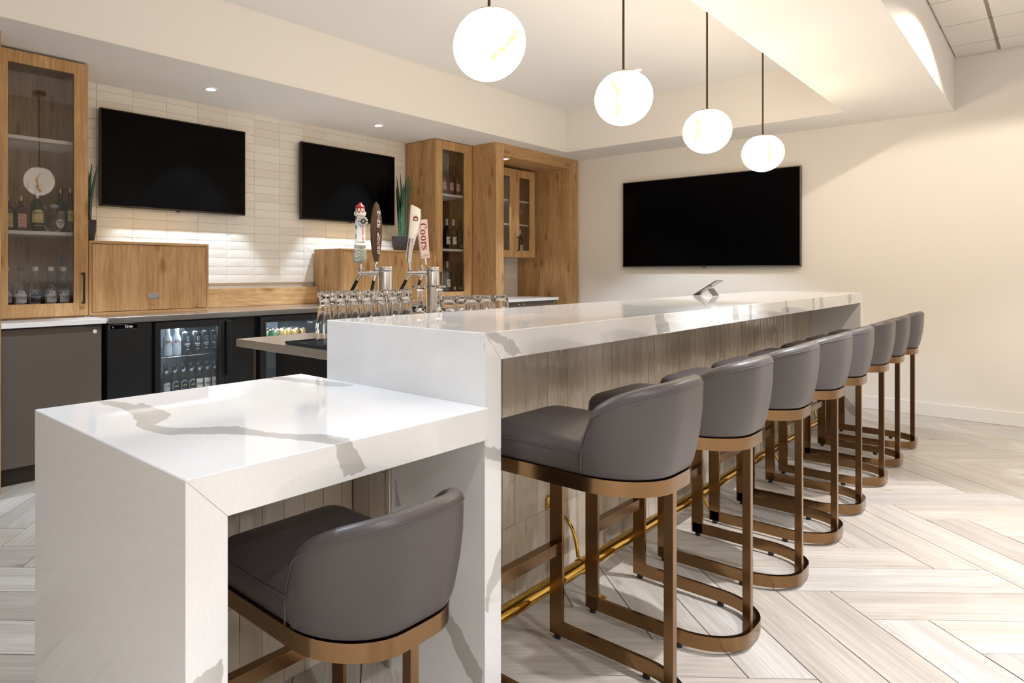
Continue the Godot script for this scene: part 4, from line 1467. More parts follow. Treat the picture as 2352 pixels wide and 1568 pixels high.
# ------------------------------------------------------------------ bottles, cans, glasses, taps
func bottle(kind: String, at: Vector3, label: String, group: String, turn := 0.0) -> void:
	var t := thing({"can": "drink_can", "cantop": "drink_can"}.get(kind.get_slice("_", 0), "bottle"), label, "can" if kind.begins_with("can") else "bottle", at, group, turn)
	var part := func(called: String, key: String, make: Callable, m: Material):
		var full := kind.get_slice("_", 0) + "/" + key
		if not cache.has(full):
			cache[full] = (make.call() as G).mesh()
		return mk(called, cache[full], m, t)
	var lat := func(pts: Array, seg := 20) -> Callable:
		return func() -> G:
			var g := G.new()
			g.lathe(pts, seg)
			return g
	match kind.get_slice("_", 0):
		"square":   # square shouldered amber bottle
			var mk_body := func() -> G:
				var g := G.new()
				var rows := []
				for q in [[0.002, 0.030, 0.3], [0.006, 0.034, 0.3], [0.125, 0.034, 0.3], [0.14, 0.031, 0.45], [0.152, 0.02, 0.9], [0.16, 0.0135, 1.0], [0.2, 0.013, 1.0]]:
					var row := []
					for k in 24:
						var an := TAU * k / 24.0
						var c := Vector2(cos(an), sin(an))
						var sq: float = 1.0 / pow(pow(absf(c.x), 6.0) + pow(absf(c.y), 6.0), 1.0 / 6.0)
						var rr: float = q[1] * lerpf(sq, 1.0, q[2] if q[2] > 0.5 else 0.1)
						row.append(Vector3(c.x * rr, q[0], c.y * rr))
					rows.append(row)
				g.grid(rows, true, true)
				return g
			part.call("bottle_body", "b", mk_body, M.amber_bottle)
			part.call("cap", "c", lat.call([Vector2(0.0135, 0.185), Vector2(0.0145, 0.187), Vector2(0.0145, 0.212), Vector2(0.013, 0.214), Vector2(0.0, 0.214)]), M.gold_cap)
			var lb := func() -> G:
				var g := G.new()
				g.box(Vector3(-0.024, 0.02, 0.0335), Vector3(0.024, 0.105, 0.0352))
				return g
			part.call("label_panel", "l", lb, M.cream if kind.ends_with("b") else M.pink)
			for k in 4:
				lettering(["LIQUEUR", "o o o", "ORANGE", "1849"][k], 0.008, M.dark_red, t, TF(0, 0.09 - 0.022 * k, 0.0356), 0.0, "Droid Serif", true, "lettering", [0.04, 0.03, 0.03, 0.02][k])
		"whiskey":
			part.call("bottle_body", "b", lat.call([Vector2(0.0, 0.0), Vector2(0.035, 0.001), Vector2(0.0375, 0.006), Vector2(0.0375, 0.155), Vector2(0.034, 0.172), Vector2(0.02, 0.192), Vector2(0.0145, 0.205), Vector2(0.0145, 0.25), Vector2(0.0, 0.25)], 28), M.green_bottle)
			part.call("cap", "c", lat.call([Vector2(0.0155, 0.235), Vector2(0.0155, 0.272), Vector2(0.0, 0.272)]), M.green_bottle)
			part.call("label_panel", "l", func() -> G: return patch(0.0379, 1.1, 0.055, 0.118, 0.018), M.cream)
			part.call("neck_label", "n", func() -> G: return patch(0.0150, 0.8, 0.208, 0.232), M.white)
			lettering("JAMESON", 0.013, M.ink, t, TF(0, 0.115, 0), 0.0383, "Droid Serif", true, "lettering", 0.062)
			lettering("IRISH WHISKEY", 0.007, M.gold_ink, t, TF(0, 0.068, 0), 0.0383, "Droid Serif", true, "lettering", 0.05)
			lettering("U", 0.012, M.gold_ink, t, TF(0, 0.09, 0), 0.0383, "Droid Serif")
			lettering("TRIPLE DISTILLED", 0.006, M.cream, t, TF(0, 0.036, 0), 0.0379, "Droid Sans", true, "lettering", 0.05)
		"round":
			part.call("bottle_body", "b", lat.call([Vector2(0.0, 0.0), Vector2(0.032, 0.001), Vector2(0.05, 0.018), Vector2(0.0605, 0.05), Vector2(0.058, 0.078), Vector2(0.046, 0.102), Vector2(0.026, 0.118), Vector2(0.0155, 0.125), Vector2(0.0155, 0.15), Vector2(0.0, 0.15)], 28), M.spirit)
			part.call("stopper", "c", lat.call([Vector2(0.0, 0.148), Vector2(0.014, 0.149), Vector2(0.026, 0.158), Vector2(0.026, 0.172), Vector2(0.017, 0.18), Vector2(0.0, 0.18)]), M.silverlabel)
			var lb := func() -> G:
				var g := G.new()
				g.tube([Vector3(0, 0, 0), Vector3(0, 0, 0.002)], 0.03, 26)
				return g
			var o: MeshInstance3D = part.call("label_panel", "l", lb, M.white)
			o.transform = TF(0.020, 0.055, 0.0555, 0.34)
			lettering("Don Julio", 0.012, M.ink, t, TF(0.0212, 0.062, 0.0582, 0.34), 0.0, "Script", true, "lettering", 0.05)
			lettering("RESERVA", 0.006, M.gold_ink, t, TF(0.0212, 0.045, 0.0582, 0.34), 0.0, "Droid Serif", true, "lettering", 0.03)
		"tall":
			part.call("bottle_body", "b", lat.call([Vector2(0.0, 0.0), Vector2(0.033, 0.001), Vector2(0.035, 0.005), Vector2(0.035, 0.17), Vector2(0.03, 0.19), Vector2(0.016, 0.212), Vector2(0.013, 0.225), Vector2(0.013, 0.285), Vector2(0.0, 0.285)], 24), M.wine_bottle)
			part.call("cap", "c", lat.call([Vector2(0.0145, 0.262), Vector2(0.0145, 0.292), Vector2(0.0, 0.292)]), M.can_top)
			part.call("label_panel", "l", func() -> G: return patch(0.0353, 0.8, 0.075, 0.145), M.cream)
			lettering("G", 0.03, M.gold_ink, t, TF(0, 0.11, 0), 0.0357, "Droid Serif")
		"clear":    # clear spirit bottle with a shaped label: _w white, _n navy
			part.call("bottle_body", "b", lat.call([Vector2(0.0, 0.0), Vector2(0.033, 0.001), Vector2(0.036, 0.006), Vector2(0.036, 0.108), Vector2(0.031, 0.126), Vector2(0.017, 0.142), Vector2(0.0125, 0.152), Vector2(0.0125, 0.215), Vector2(0.0, 0.215)], 24), M.spirit)
			part.call("stopper", "c", lat.call([Vector2(0.0115, 0.214), Vector2(0.0175, 0.216), Vector2(0.0185, 0.222), Vector2(0.0185, 0.238), Vector2(0.016, 0.242), Vector2(0.0, 0.242)]), M.white if not kind.ends_with("k") else M.ink)
			var navy := kind.contains("_n")
			var lm: Material = M.navy if navy else M.white
			var ink: Material = M.white if navy else M.ink
			part.call("label_panel", "l", func() -> G: return patch(0.0364, 1.0, 0.018, 0.07, 0.0), lm)
			part.call("label_arch", "la", func() -> G: return patch(0.0364, 0.55, 0.069, 0.078, 0.018), lm)
			lettering("C", 0.022, ink, t, TF(0, 0.082, 0), 0.0368, "Droid Serif")
			lettering("COLDSTREAM", 0.009, ink, t, TF(0, 0.052, 0), 0.0368, "Droid Serif", true, "lettering", 0.056)
			lettering("CLEAR", 0.006, ink, t, TF(0, 0.041, 0), 0.0368, "Droid Serif", true, "lettering", 0.03)
			if navy:
				lettering("PREMIUM VODKA", 0.007, M.orange_ink, t, TF(0, 0.026, 0), 0.0368, "Droid Sans", true, "lettering", 0.045)
		"wine":     # _p pink label, _w white label, _d dark
			var sub := kind.get_slice("_", 1)
			part.call("bottle_body", "b", lat.call([Vector2(0.0, 0.0), Vector2(0.034, 0.001), Vector2(0.0365, 0.006), Vector2(0.0365, 0.175), Vector2(0.033, 0.198), Vector2(0.019, 0.225), Vector2(0.0145, 0.24), Vector2(0.0135, 0.31), Vector2(0.0, 0.31)], 24), M.rose_bottle if sub == "p" else M.wine_bottle)
			part.call("capsule", "c", lat.call([Vector2(0.0148, 0.25), Vector2(0.0145, 0.316), Vector2(0.0, 0.316)]), {"p": M.ink, "w": M.silverlabel, "d": M.ink}[sub])
			if sub != "d":
				part.call("label_panel", "l", func() -> G: return patch(0.0369, 0.95, 0.05, 0.13), M.pink if sub == "p" else M.white)
				lettering("ROSATO" if sub == "p" else "VINO", 0.011, M.ink, t, TF(0, 0.1, 0), 0.0373, "Droid Serif", true, "lettering", 0.042)
			else:
				part.call("label_panel", "l2", func() -> G: return patch(0.0369, 0.5, 0.02, 0.05), M.silverlabel)
		"ice":
			part.call("bottle_body", "b", lat.call([Vector2(0.0, 0.0), Vector2(0.029, 0.001), Vector2(0.031, 0.005), Vector2(0.031, 0.105), Vector2(0.025, 0.128), Vector2(0.0145, 0.148), Vector2(0.0125, 0.185), Vector2(0.0, 0.185)], 22), M.frost)
			part.call("cap", "c", lat.call([Vector2(0.0145, 0.165), Vector2(0.0145, 0.192), Vector2(0.0, 0.192)], 16), M.white)
			part.call("label_panel", "l", func() -> G: return patch(0.0313, 0.95, 0.088, 0.102), M.dark_red)
			lettering("SMIRNOFF", 0.008, M.white, t, TF(0, 0.095, 0), 0.0317, "Droid Sans", true, "lettering", 0.045)
			lettering("ICE", 0.018, M.ink, t, TF(0.006, 0.076, 0), 0.0316, "Droid Sans", true, "lettering", 0.03)
		"beer":     # _m white diamond label, _g green oval label, _c light label
			var sub := kind.get_slice("_", 1)
			part.call("bottle_body", "b" + sub, lat.call([Vector2(0.0, 0.0), Vector2(0.028, 0.001), Vector2(0.030, 0.005), Vector2(0.030, 0.10), Vector2(0.026, 0.122), Vector2(0.0145, 0.148), Vector2(0.0125, 0.19), Vector2(0.0, 0.19)], 22), M.green_beer if sub == "g" else M.brown_beer)
			part.call("cap", "c", lat.call([Vector2(0.0145, 0.184), Vector2(0.0145, 0.193), Vector2(0.012, 0.195), Vector2(0.0, 0.195)], 16), M.can_top)
			part.call("neck_label", "n", func() -> G: return patch(0.0165, 0.8, 0.143, 0.16), M.silverlabel)
			if sub == "m":
				part.call("label_panel", "l", func() -> G: return patch(0.0303, 1.1, 0.02, 0.085), M.white)
				lettering("Molson", 0.018, M.ink, t, TF(0, 0.05, 0), 0.0307, "Script", true, "lettering", 0.054)
			elif sub == "g":
				part.call("label_panel", "lg", func() -> G: return patch(0.0303, 0.9, 0.028, 0.07, 0.018), M.silverlabel)
				part.call("label_inset", "lh", func() -> G: return patch(0.0306, 0.78, 0.03, 0.066, 0.016), M.green_bottle)
				lettering("LAGER", 0.012, M.cream, t, TF(0, 0.052, 0), 0.0309, "Droid Serif", true, "lettering", 0.036)
			else:
				part.call("label_panel", "lc", func() -> G: return patch(0.0303, 0.95, 0.022, 0.075, 0.008), M.silverlabel)
				lettering("ULTRA", 0.012, M.ink, t, TF(0, 0.06, 0), 0.0307, "Droid Sans", true, "lettering", 0.036)
		"can":
			part.call("can_body", "b", lat.call([Vector2(0.0, 0.0), Vector2(0.025, 0.0), Vector2(0.0325, 0.008), Vector2(0.0325, 0.135), Vector2(0.027, 0.148)], 24), M.can_black)
			part.call("lid", "t", lat.call([Vector2(0.027, 0.147), Vector2(0.0278, 0.15), Vector2(0.026, 0.151), Vector2(0.0245, 0.147), Vector2(0.0, 0.147)], 20), M.can_top)
			var harp := func() -> G:
				var g := G.new()
				g.tube([Vector3(-0.009, 0.118, 0.0322), Vector3(-0.006, 0.1, 0.0328), Vector3(0.002, 0.086, 0.0330), Vector3(0.008, 0.1, 0.0325), Vector3(0.009, 0.12, 0.032), Vector3(-0.009, 0.119, 0.0322)], 0.0014, 5)
				return g
			part.call("emblem", "h", harp, M.silverlabel)
			lettering("GUINNESS", 0.012, M.white, t, TF(0, 0.07, 0), 0.0328, "Droid Serif", true, "lettering", 0.046)
			lettering("DRAUGHT", 0.007, M.silverlabel, t, TF(0, 0.056, 0), 0.0328, "Droid Sans", true, "lettering", 0.026)
			lettering("STOUT", 0.01, M.silverlabel, t, TF(0, 0.034, 0), 0.0328, "Droid Sans", true, "lettering", 0.024)
		"cantop":   # _g green, _y gold: only their upper part can be seen over the counter
			part.call("can_body", "b" + kind.get_slice("_", 1), lat.call([Vector2(0.0, 0.0), Vector2(0.025, 0.0), Vector2(0.033, 0.008), Vector2(0.033, 0.105), Vector2(0.027, 0.118)], 20), M.can_green if kind.ends_with("g") else M.can_gold)
			part.call("lid", "t", lat.call([Vector2(0.027, 0.117), Vector2(0.0278, 0.12), Vector2(0.026, 0.121), Vector2(0.0245, 0.117), Vector2(0.0, 0.117)], 18), M.can_top)

func build_bottles() -> void:
	# spirits in the left cabinet: middle shelf
	var g := "spirits on the middle shelf of the left cabinet"
	bottle("square_p", P(1.262, 1.4855, 4.42), "square amber liqueur bottle with a peach label and orange cap", g)
	bottle("square_b", P(1.195, 1.4855, 4.455), "second square amber bottle, half hidden at the cabinet's edge", g)
	bottle("whiskey", P(1.356, 1.4855, 4.42), "dark green whiskey bottle with a cream label", g)
	bottle("round", P(1.462, 1.4855, 4.43), "round clear bottle with an oval white label", g)
	bottle("round_r", P(1.44, 1.4855, 4.57), "round clear bottle standing behind another round one", g)
	bottle("tall_a", P(1.537, 1.4855, 4.53), "tall dark bottle at the back of the middle shelf", g)
	bottle("tall_b", P(1.570, 1.4855, 4.445), "tall dark bottle with a cream label beside the cabinet's door frame", g)
	# bottom shelf
	g = "clear spirit bottles at the bottom of the left cabinet"
	bottle("clear_w1k", P(1.261, 1.0225, 4.42), "clear bottle with a white shaped label and dark stopper, bottom shelf beside the navy label", g)
	bottle("clear_n", P(1.346, 1.0225, 4.42), "clear bottle with a navy shaped label", g)
	bottle("clear_w2", P(1.439, 1.0225, 4.42), "clear bottle with a white shaped label, between the navy label and another white one", g)
	bottle("clear_w3", P(1.520, 1.0225, 4.42), "clear bottle with a white shaped label, last before the dark bottle", g)
	bottle("wine_d", P(1.566, 1.0225, 4.602), "dark bottle at the bottom shelf beside the door frame", g)
	for k in 5:
		bottle("clear_w4" + ("k" if k % 2 else ""), P(1.205 + 0.085 * k, 1.0225, 4.52), "clear spirit bottle in the back row of the bottom shelf", "clear spirit bottles in the back row")
	# wine in the right cabinet
	for k in 3:
		bottle("wine_p", P([5.33, 5.448, 5.56][k], 2.0345, 4.42), "rose wine bottle with a pink label on the top shelf, %s" % ["partly behind the door frame", "in the middle", "nearest the portal"][k], "rose bottles on the wine cabinet's top shelf")
	for k in 3:
		bottle("wine_w" if k < 2 else "wine_d", P([5.39, 5.497, 5.607][k], 1.4685, 4.42), ["wine bottle with a white label and silver capsule, middle shelf, beside the door frame", "wine bottle with a white label and silver capsule, middle shelf, centre", "dark wine bottle without a front label on the middle shelf"][k], "bottles on the wine cabinet's middle shelf")
	for k in 3:
		bottle("wine_w" if k == 0 else "wine_d", P([5.395, 5.488, 5.583][k], 1.0225, 4.42), ["wine bottle with a white label at the bottom of the wine cabinet", "dark wine bottle in the middle of the wine cabinet's bottom", "dark wine bottle at the bottom of the wine cabinet nearest the portal"][k], "bottles at the bottom of the wine cabinet")
	# wall cabinet in the portal
	bottle("wine_w", P(6.70, 1.42, 4.45), "white-labelled wine bottle low in the portal's wall cabinet, beside the door handle", "wine bottles in the portal's wall cabinet")
	bottle("wine_w", P(6.80, 1.42, 4.45), "white-labelled wine bottle low in the portal's wall cabinet, beside the right frame", "wine bottles in the portal's wall cabinet")
	for k in 3:
		wine_glass(P(6.66 + 0.085 * k, 1.791, 4.46), "clear wine glass on the middle shelf of the portal's wall cabinet")
	# cooler
	g = "bottles and cans on the cooler's wire shelf"
	bottle("ice", P(2.112, 0.6612, 4.165), "frosted white malt drink bottle at the cooler's door frame", g, 0.15)
	bottle("ice", P(2.178, 0.6612, 4.165), "frosted white malt drink bottle beside the black cans", g, 0.15)
	for k in 4:
		bottle("can", P([2.246, 2.325, 2.394, 2.462][k], 0.6612, 4.175 + 0.0 * k), "tall black stout can in the front row, %s" % ["beside the frosted bottle", "second of four", "third of four", "last in the row"][k], g, 0.2)
	for k in 3:
		bottle("can", P([2.285, 2.355, 2.43][k], 0.6612, 4.25), "tall black stout can in the second row of the cooler", "black cans in the second row", 0.2)
	g = "beer bottles at the bottom of the cooler"
	for k in 7:
		bottle("beer_c" if k == 0 else ("beer_g" if k < 4 else "beer_m"), P(2.097 + 0.0625 * k, 0.4005, 4.165), ["brown beer bottle with a pale label at the cooler's door frame", "green beer bottle with an oval label beside the pale-labelled one", "green beer bottle with an oval label, middle of three", "green beer bottle with an oval label beside the white labels", "brown beer bottle with a white script label beside the green bottles", "brown beer bottle with a white script label, middle of three", "brown beer bottle with a white script label at the end of the row"][k], g, 0.12)
	for k in 6:
		bottle("beer_g" if k < 3 else "beer_m", P(2.135 + 0.066 * k, 0.4005, 4.235), "beer bottle in the cooler's back row, only its neck showing", "beer bottles in the cooler's back row", 0.12)
	# second cooler: rows of cans behind the glass
	for r in 3:
		for k in 6:
			bottle("cantop_g" if k < 2 else "cantop_y", P(2.905 + 0.074 * k, 0.6612, 4.165 + 0.074 * r), ("green can" if k < 2 else "gold can") + " behind the second cooler's glass", "green cans in the second cooler" if k < 2 else "gold cans in the second cooler")

func tall_glass(at: Vector3, label: String, kind := 0) -> void:
	var t := thing("pint_glass" if kind == 0 else "tumbler", label, "glass", at, "upturned pint glasses on the mat" if kind == 0 else "upturned tumblers behind the bar")
	var key := "glass%d" % kind
	if not cache.has(key):
		var g := G.new()
		if kind == 0:    # upside down: rim on the mat, heavy foot on top
			g.lathe([Vector2(0.0335, 0.0), Vector2(0.0355, 0.0), Vector2(0.0385, 0.04), Vector2(0.0382, 0.075), Vector2(0.034, 0.12), Vector2(0.0285, 0.165), Vector2(0.0255, 0.2), Vector2(0.0262, 0.212), Vector2(0.030, 0.218), Vector2(0.0305, 0.232), Vector2(0.028, 0.236), Vector2(0.0, 0.234),
				], 36, Vector3.ZERO, 0.6)
			g.lathe([Vector2(0.0, 0.205), Vector2(0.016, 0.204), Vector2(0.022, 0.196), Vector2(0.0258, 0.165), Vector2(0.0313, 0.12), Vector2(0.0355, 0.075), Vector2(0.036, 0.04), Vector2(0.0335, 0.0)], 36, Vector3.ZERO, 0.6)
		else:
			g.lathe([Vector2(0.037, 0.0), Vector2(0.039, 0.0), Vector2(0.041, 0.06), Vector2(0.0395, 0.17), Vector2(0.037, 0.197), Vector2(0.034, 0.204), Vector2(0.031, 0.204), Vector2(0.0295, 0.2), Vector2(0.0, 0.199)], 36, Vector3.ZERO, 0.6)
			g.lathe([Vector2(0.0, 0.186), Vector2(0.028, 0.185), Vector2(0.0345, 0.178), Vector2(0.037, 0.16), Vector2(0.0385, 0.06), Vector2(0.037, 0.0)], 36, Vector3.ZERO, 0.6)
		cache[key] = g.mesh()
	mk("glass_body", cache[key], M.glass, t)

func goblet(at: Vector3, label: String) -> void:
	var t := thing("goblet", label, "glass", at, "upturned stemmed goblets behind the bar")
	if not cache.has("goblet"):
		var g := G.new()
		g.lathe([Vector2(0.034, 0.0), Vector2(0.036, 0.0), Vector2(0.043, 0.045), Vector2(0.042, 0.085), Vector2(0.033, 0.125), Vector2(0.018, 0.15), Vector2(0.012, 0.165), Vector2(0.0125, 0.195), Vector2(0.016, 0.21), Vector2(0.012, 0.222), Vector2(0.02, 0.24), Vector2(0.044, 0.252), Vector2(0.045, 0.256), Vector2(0.02, 0.258), Vector2(0.0, 0.257)], 36, Vector3.ZERO, 0.6)
		g.lathe([Vector2(0.0, 0.142), Vector2(0.014, 0.14), Vector2(0.031, 0.119), Vector2(0.0398, 0.083), Vector2(0.041, 0.045), Vector2(0.034, 0.0)], 36, Vector3.ZERO, 0.6)
		cache["goblet"] = g.mesh()
	mk("glass_body", cache["goblet"], M.glass, t)

func wine_glass(at: Vector3, label: String) -> void:
	var t := thing("wine_glass", label, "glass", at, "wine glasses in the portal's wall cabinet")
	if not cache.has("wineglass"):
		var g := G.new()
		g.lathe([Vector2(0.0, 0.0), Vector2(0.034, 0.0), Vector2(0.034, 0.002), Vector2(0.006, 0.008), Vector2(0.0038, 0.02), Vector2(0.0038, 0.09), Vector2(0.012, 0.102), Vector2(0.032, 0.125), Vector2(0.038, 0.15), Vector2(0.034, 0.19), Vector2(0.030, 0.212), Vector2(0.029, 0.212), Vector2(0.0328, 0.19), Vector2(0.0367, 0.15), Vector2(0.031, 0.127), Vector2(0.011, 0.105), Vector2(0.0, 0.102)], 28, Vector3.ZERO, 0.6)
		cache["wineglass"] = g.mesh()
	mk("glass_body", cache["wineglass"], M.glass, t)

func build_work_counter() -> void:
	var wc := thing("work_counter", "stainless steel work counter behind the bar, over a black cooler", "counter")
	bx("steel_top", 1.79, 6.2, 0.862, 0.90, 1.76, 2.81, M.steel, wc, 0.002)
	bx("cooler_body", 1.95, 6.1, 0.02, 0.862, 1.80, 2.70, M.black, wc, 0.004)
	for v in [2.74, 1.85]:
		bx("leg", 1.86, 1.885, 0.0, 0.862, v, v + 0.025, M.tv_silver, wc, 0.002)
	var g := G.new()
	g.lathe([Vector2(0, -0.012), Vector2(0.01, -0.01), Vector2(0.012, 0)], 12, P(1.86, 0.862, 2.78))
	mk("bolt", g, M.chrome, wc)
	# ribbed rubber mat
	var m := thing("bar_mat", "black ribbed rubber bar mat under the upturned glasses", "mat")
	bx("base", 1.83, 2.72, 0.9005, 0.9035, 2.09, 2.455, M.rubber, m, 0.001)
	var rim := G.new()
	for q in [[1.83, 2.72, 2.09, 2.1], [1.83, 2.72, 2.45, 2.46], [1.83, 1.84, 2.1, 2.45], [2.71, 2.72, 2.1, 2.45]]:
		rim.box(P(q[0], 0.9034, q[3]), P(q[1], 0.913, q[2]), 0.002)
	mk("rim", rim, M.rubber, m)
	var ribs := G.new()
	var u := 1.856
	while u < 2.705:
		ribs.box(P(u, 0.9034, 2.444), P(u + 0.006, 0.9078, 2.106))
		u += 0.0165
	mk("ribs", ribs, M.rubber, m)
	for k in 7:
		tall_glass(P([1.872, 1.955, 2.037, 2.12, 2.203, 2.287, 2.372][k], 0.908, [2.225, 2.215, 2.22, 2.215, 2.21, 2.205, 2.2][k]), "upturned tall pint glass in the front row on the black mat")
	for k in 7:
		tall_glass(P([1.985, 2.068, 2.15, 2.235, 2.32, 2.405, 2.49][k], 0.908, [2.315, 2.31, 2.31, 2.305, 2.305, 2.305, 2.31][k]), "upturned tall pint glass in the back row on the black mat")
	goblet(P(2.465, 0.908, 2.19), "upturned stemmed goblet beside the pint glasses")
	goblet(P(2.60, 0.908, 2.18), "upturned stemmed goblet beside the tumblers")
	for q in [[2.70, 2.2], [2.785, 2.12], [2.83, 2.21], [2.93, 2.13], [2.985, 2.22], [3.07, 2.13]]:
		tall_glass(P(q[0], 0.9005, q[1]), "upturned clear tumbler at the end of the row of glasses", 1)

func tap_column(at: Vector3, label: String) -> Node3D:
	var t := thing("beer_tower", label, "beer tower", at)
	var g := G.new()
	g.lathe([Vector2(0.06, 0.0), Vector2(0.06, 0.006), Vector2(0.04, 0.01), Vector2(0.039, 0.012), Vector2(0.039, 0.335)], 36)
	mk("column", g, M.chrome, t)
	var c := G.new()
	c.lathe([Vector2(0.039, 0.334), Vector2(0.0405, 0.336), Vector2(0.0405, 0.358), Vector2(0.038, 0.361), Vector2(0.0, 0.362)], 36)
	mk("top_cap", c, M.chrome, t)
	for s in [-1.0, 1.0]:
		var d := Vector3(-0.66, 0, -0.75) if s < 0 else Vector3(0.35, 0, -0.94)
		var f := G.new()
		var y := 0.325
		f.tube([d * 0.034 + Vector3(0, y, 0), d * 0.075 + Vector3(0, y, 0)], 0.0135, 14)
		f.tube([d * 0.073 + Vector3(0, y, 0), d * 0.085 + Vector3(0, y, 0)], 0.0155, 14)
		f.tube([d * 0.083 + Vector3(0, y, 0), d * 0.15 + Vector3(0, y + 0.002, 0)], 0.010, 12)
		f.tube([d * 0.135 + Vector3(0, y - 0.005, 0), d * 0.135 + Vector3(0, y + 0.05, 0)], 0.0065, 10)
		f.lathe([Vector2(0.0, 0.022), Vector2(0.010, 0.024), Vector2(0.013, 0.032), Vector2(0.010, 0.042), Vector2(0.0, 0.043)], 14, d * 0.135 + Vector3(0, y - 0.01, 0))
		f.tube([d * 0.125 + Vector3(0, y, 0), d * 0.145 + Vector3(0, y - 0.025, 0), d * 0.158 + Vector3(0, y - 0.045, 0)], 0.0085, 10)
		var fa := mk("faucet", f, M.chrome, t)
		var n := G.new()
		n.tube([d * 0.156 + Vector3(0, y - 0.04, 0), d * 0.19 + Vector3(0, y - 0.105, 0)], 0.0095, 10)
		mk("spout", n, M.black_gloss, fa)
	return t

func build_taps() -> void:
	tap_column(P(2.562, 0.9, 2.53), "chrome beer tower under the lighthouse and wooden tap handles")
	tap_column(P(2.958, 0.9, 2.53), "chrome beer tower under the white curved and red-lettered tap handles")
	var y := 1.275
	# lighthouse
	var a := thing("tap_handle", "white lighthouse tap handle with a red lantern and stone base", "tap handle", P(2.470, y, 2.634))
	var turn := -0.62    # faces the camera side of the room
	a.rotation.y = turn
	var g := G.new()
	var rows := []
	rng.seed = 12
	for i in 9:
		var row := []
		for k in 20:
			var an := TAU * k / 20.0
			var sq := 1.0 / pow(pow(absf(cos(an)), 5.0) + pow(absf(sin(an)), 5.0), 0.2)
			var r := (0.0295 + (0.004 if i < 6 else 0.0)) * sq * (1.0 + rng.randf_range(-0.045, 0.045)) * (0.75 if i == 0 else 1.0)
			row.append(Vector3(cos(an) * r, 0.006 + 0.012 * i, sin(an) * r))
		rows.append(row)
	g.grid(rows, true, true)
	g.fan(rows[-1], Vector3(0, 0.102, 0), Vector3.UP)
	g.fan(rows[0], Vector3(0, 0.006, 0), Vector3.DOWN)
	mk("stone_base", g, M.stone, a)
	var tw := G.new()
	tw.lathe([Vector2(0.034, 0.1), Vector2(0.0345, 0.106), Vector2(0.031, 0.112), Vector2(0.029, 0.115), Vector2(0.0255, 0.262), Vector2(0.0315, 0.266), Vector2(0.033, 0.272), Vector2(0.033, 0.277), Vector2(0.027, 0.279)], 10)
	var tower := mk("tower", tw, M.white, a)
	var ln := G.new()
	ln.lathe([Vector2(0.0255, 0.278), Vector2(0.0255, 0.31)], 8, Vector3.ZERO, 0.99)
	ln.lathe([Vector2(0.0275, 0.309), Vector2(0.0275, 0.313), Vector2(0.009, 0.331), Vector2(0.009, 0.338), Vector2(0.0, 0.339)], 8, Vector3.ZERO, 0.99)
	mk("lantern", ln, M.red, a)
	for k in 8:
		var an := TAU * (k + 0.5) / 8.0
		var w := G.new()
		w.box(Vector3(-0.006, 0.287, 0.0228), Vector3(0.006, 0.303, 0.0246))
		var o := mk("window", w, M.white, a)
		o.rotation.y = an + PI / 2
	for k in 10:
		var an := TAU * k / 10.0
		var w := G.new()
		w.box(Vector3(-0.004, 0.277, 0.029), Vector3(0.004, 0.286, 0.033))
		var o := mk("rail_post", w, M.white, a)
		o.rotation.y = an
	# round badge
	var bd := Node3D.new()
	bd.name = "badge"
	a.add_child(bd)
	bd.position = Vector3(0.012, 0.232, 0.036)
	for q in [[0.0275, 0.0, 0.004, "badge_rim", M.ink], [0.0255, 0.003, 0.0048, "badge_ring", M.white], [0.0155, 0.004, 0.0056, "badge_centre", M.ink]]:
		var c := G.new()
		c.tube([Vector3(0, 0, q[1]), Vector3(0, 0, q[2])], q[0], 28)
		mk(q[3], c, q[4], bd)
	var bar_ := G.new()
	bar_.box(Vector3(-0.026, -0.005, 0.0045), Vector3(0.026, 0.001, 0.0052))
	mk("badge_band", bar_, M.ink, bd)
	for k in 9:
		var an := deg_to_rad(72.0 - 18.0 * k)
		lettering("NINELOCKS"[k], 0.0058, M.ink, bd, TF(-sin(an) * 0.0205, cos(an) * 0.0205, 0.0052, 0, an))
	for k in 7:
		var an := deg_to_rad(-52.0 + 17.3 * k)
		lettering("BREWING"[k], 0.0058, M.ink, bd, TF(sin(an) * 0.0205, -cos(an) * 0.0205, 0.0052, 0, an))
	lettering("A", 0.016, M.silverlabel, bd, TF(0, 0.0, 0.006))
	lettering("FRIG OFF", 0.013, M.orange_ink, tower, TF(0.0135, 0.158, 0.0275, 0.25, -PI / 2), 0.0, "Droid Sans", true, "lettering", 0.088)
	lettering("EAST COAST ALE", 0.005, M.ink, tower, TF(0.002, 0.119, 0.029), 0.0, "Droid Sans", true, "lettering", 0.045)
	for k in 3:
		for j in 2:
			var w := G.new()
			w.box(Vector3(-0.0035, -0.004, -0.001), Vector3(0.0035, 0.004, 0.0015))
			var o := mk("window", w, M.ink, tower)
			o.transform = TF(-0.0235, 0.145 + 0.05 * k + 0.011 * j, 0.0135, -1.05)
	# wooden paddle
	var b := thing("tap_handle", "dark wooden surfboard-shaped tap handle with white letters", "tap handle", P(2.594, y - 0.005, 2.634))
	b.rotation.y = -0.55
	var wd := G.new()
	rows = []
	for q in [[0.0, 0.011, 0.010], [0.012, 0.0145, 0.011], [0.06, 0.0255, 0.013], [0.12, 0.0325, 0.0145], [0.19, 0.0345, 0.015], [0.25, 0.0305, 0.0145], [0.29, 0.0235, 0.013], [0.318, 0.015, 0.010], [0.333, 0.007, 0.006], [0.337, 0.001, 0.001]]:
		var row := []
		for k in 20:
			var an := TAU * k / 20.0
			row.append(Vector3(cos(an) * q[1], 0.018 + q[0], sin(an) * q[2]))
		rows.append(row)
	wd.grid(rows, true, true)
	mk("paddle", wd, M.walnut, b)
	var fe := G.new()
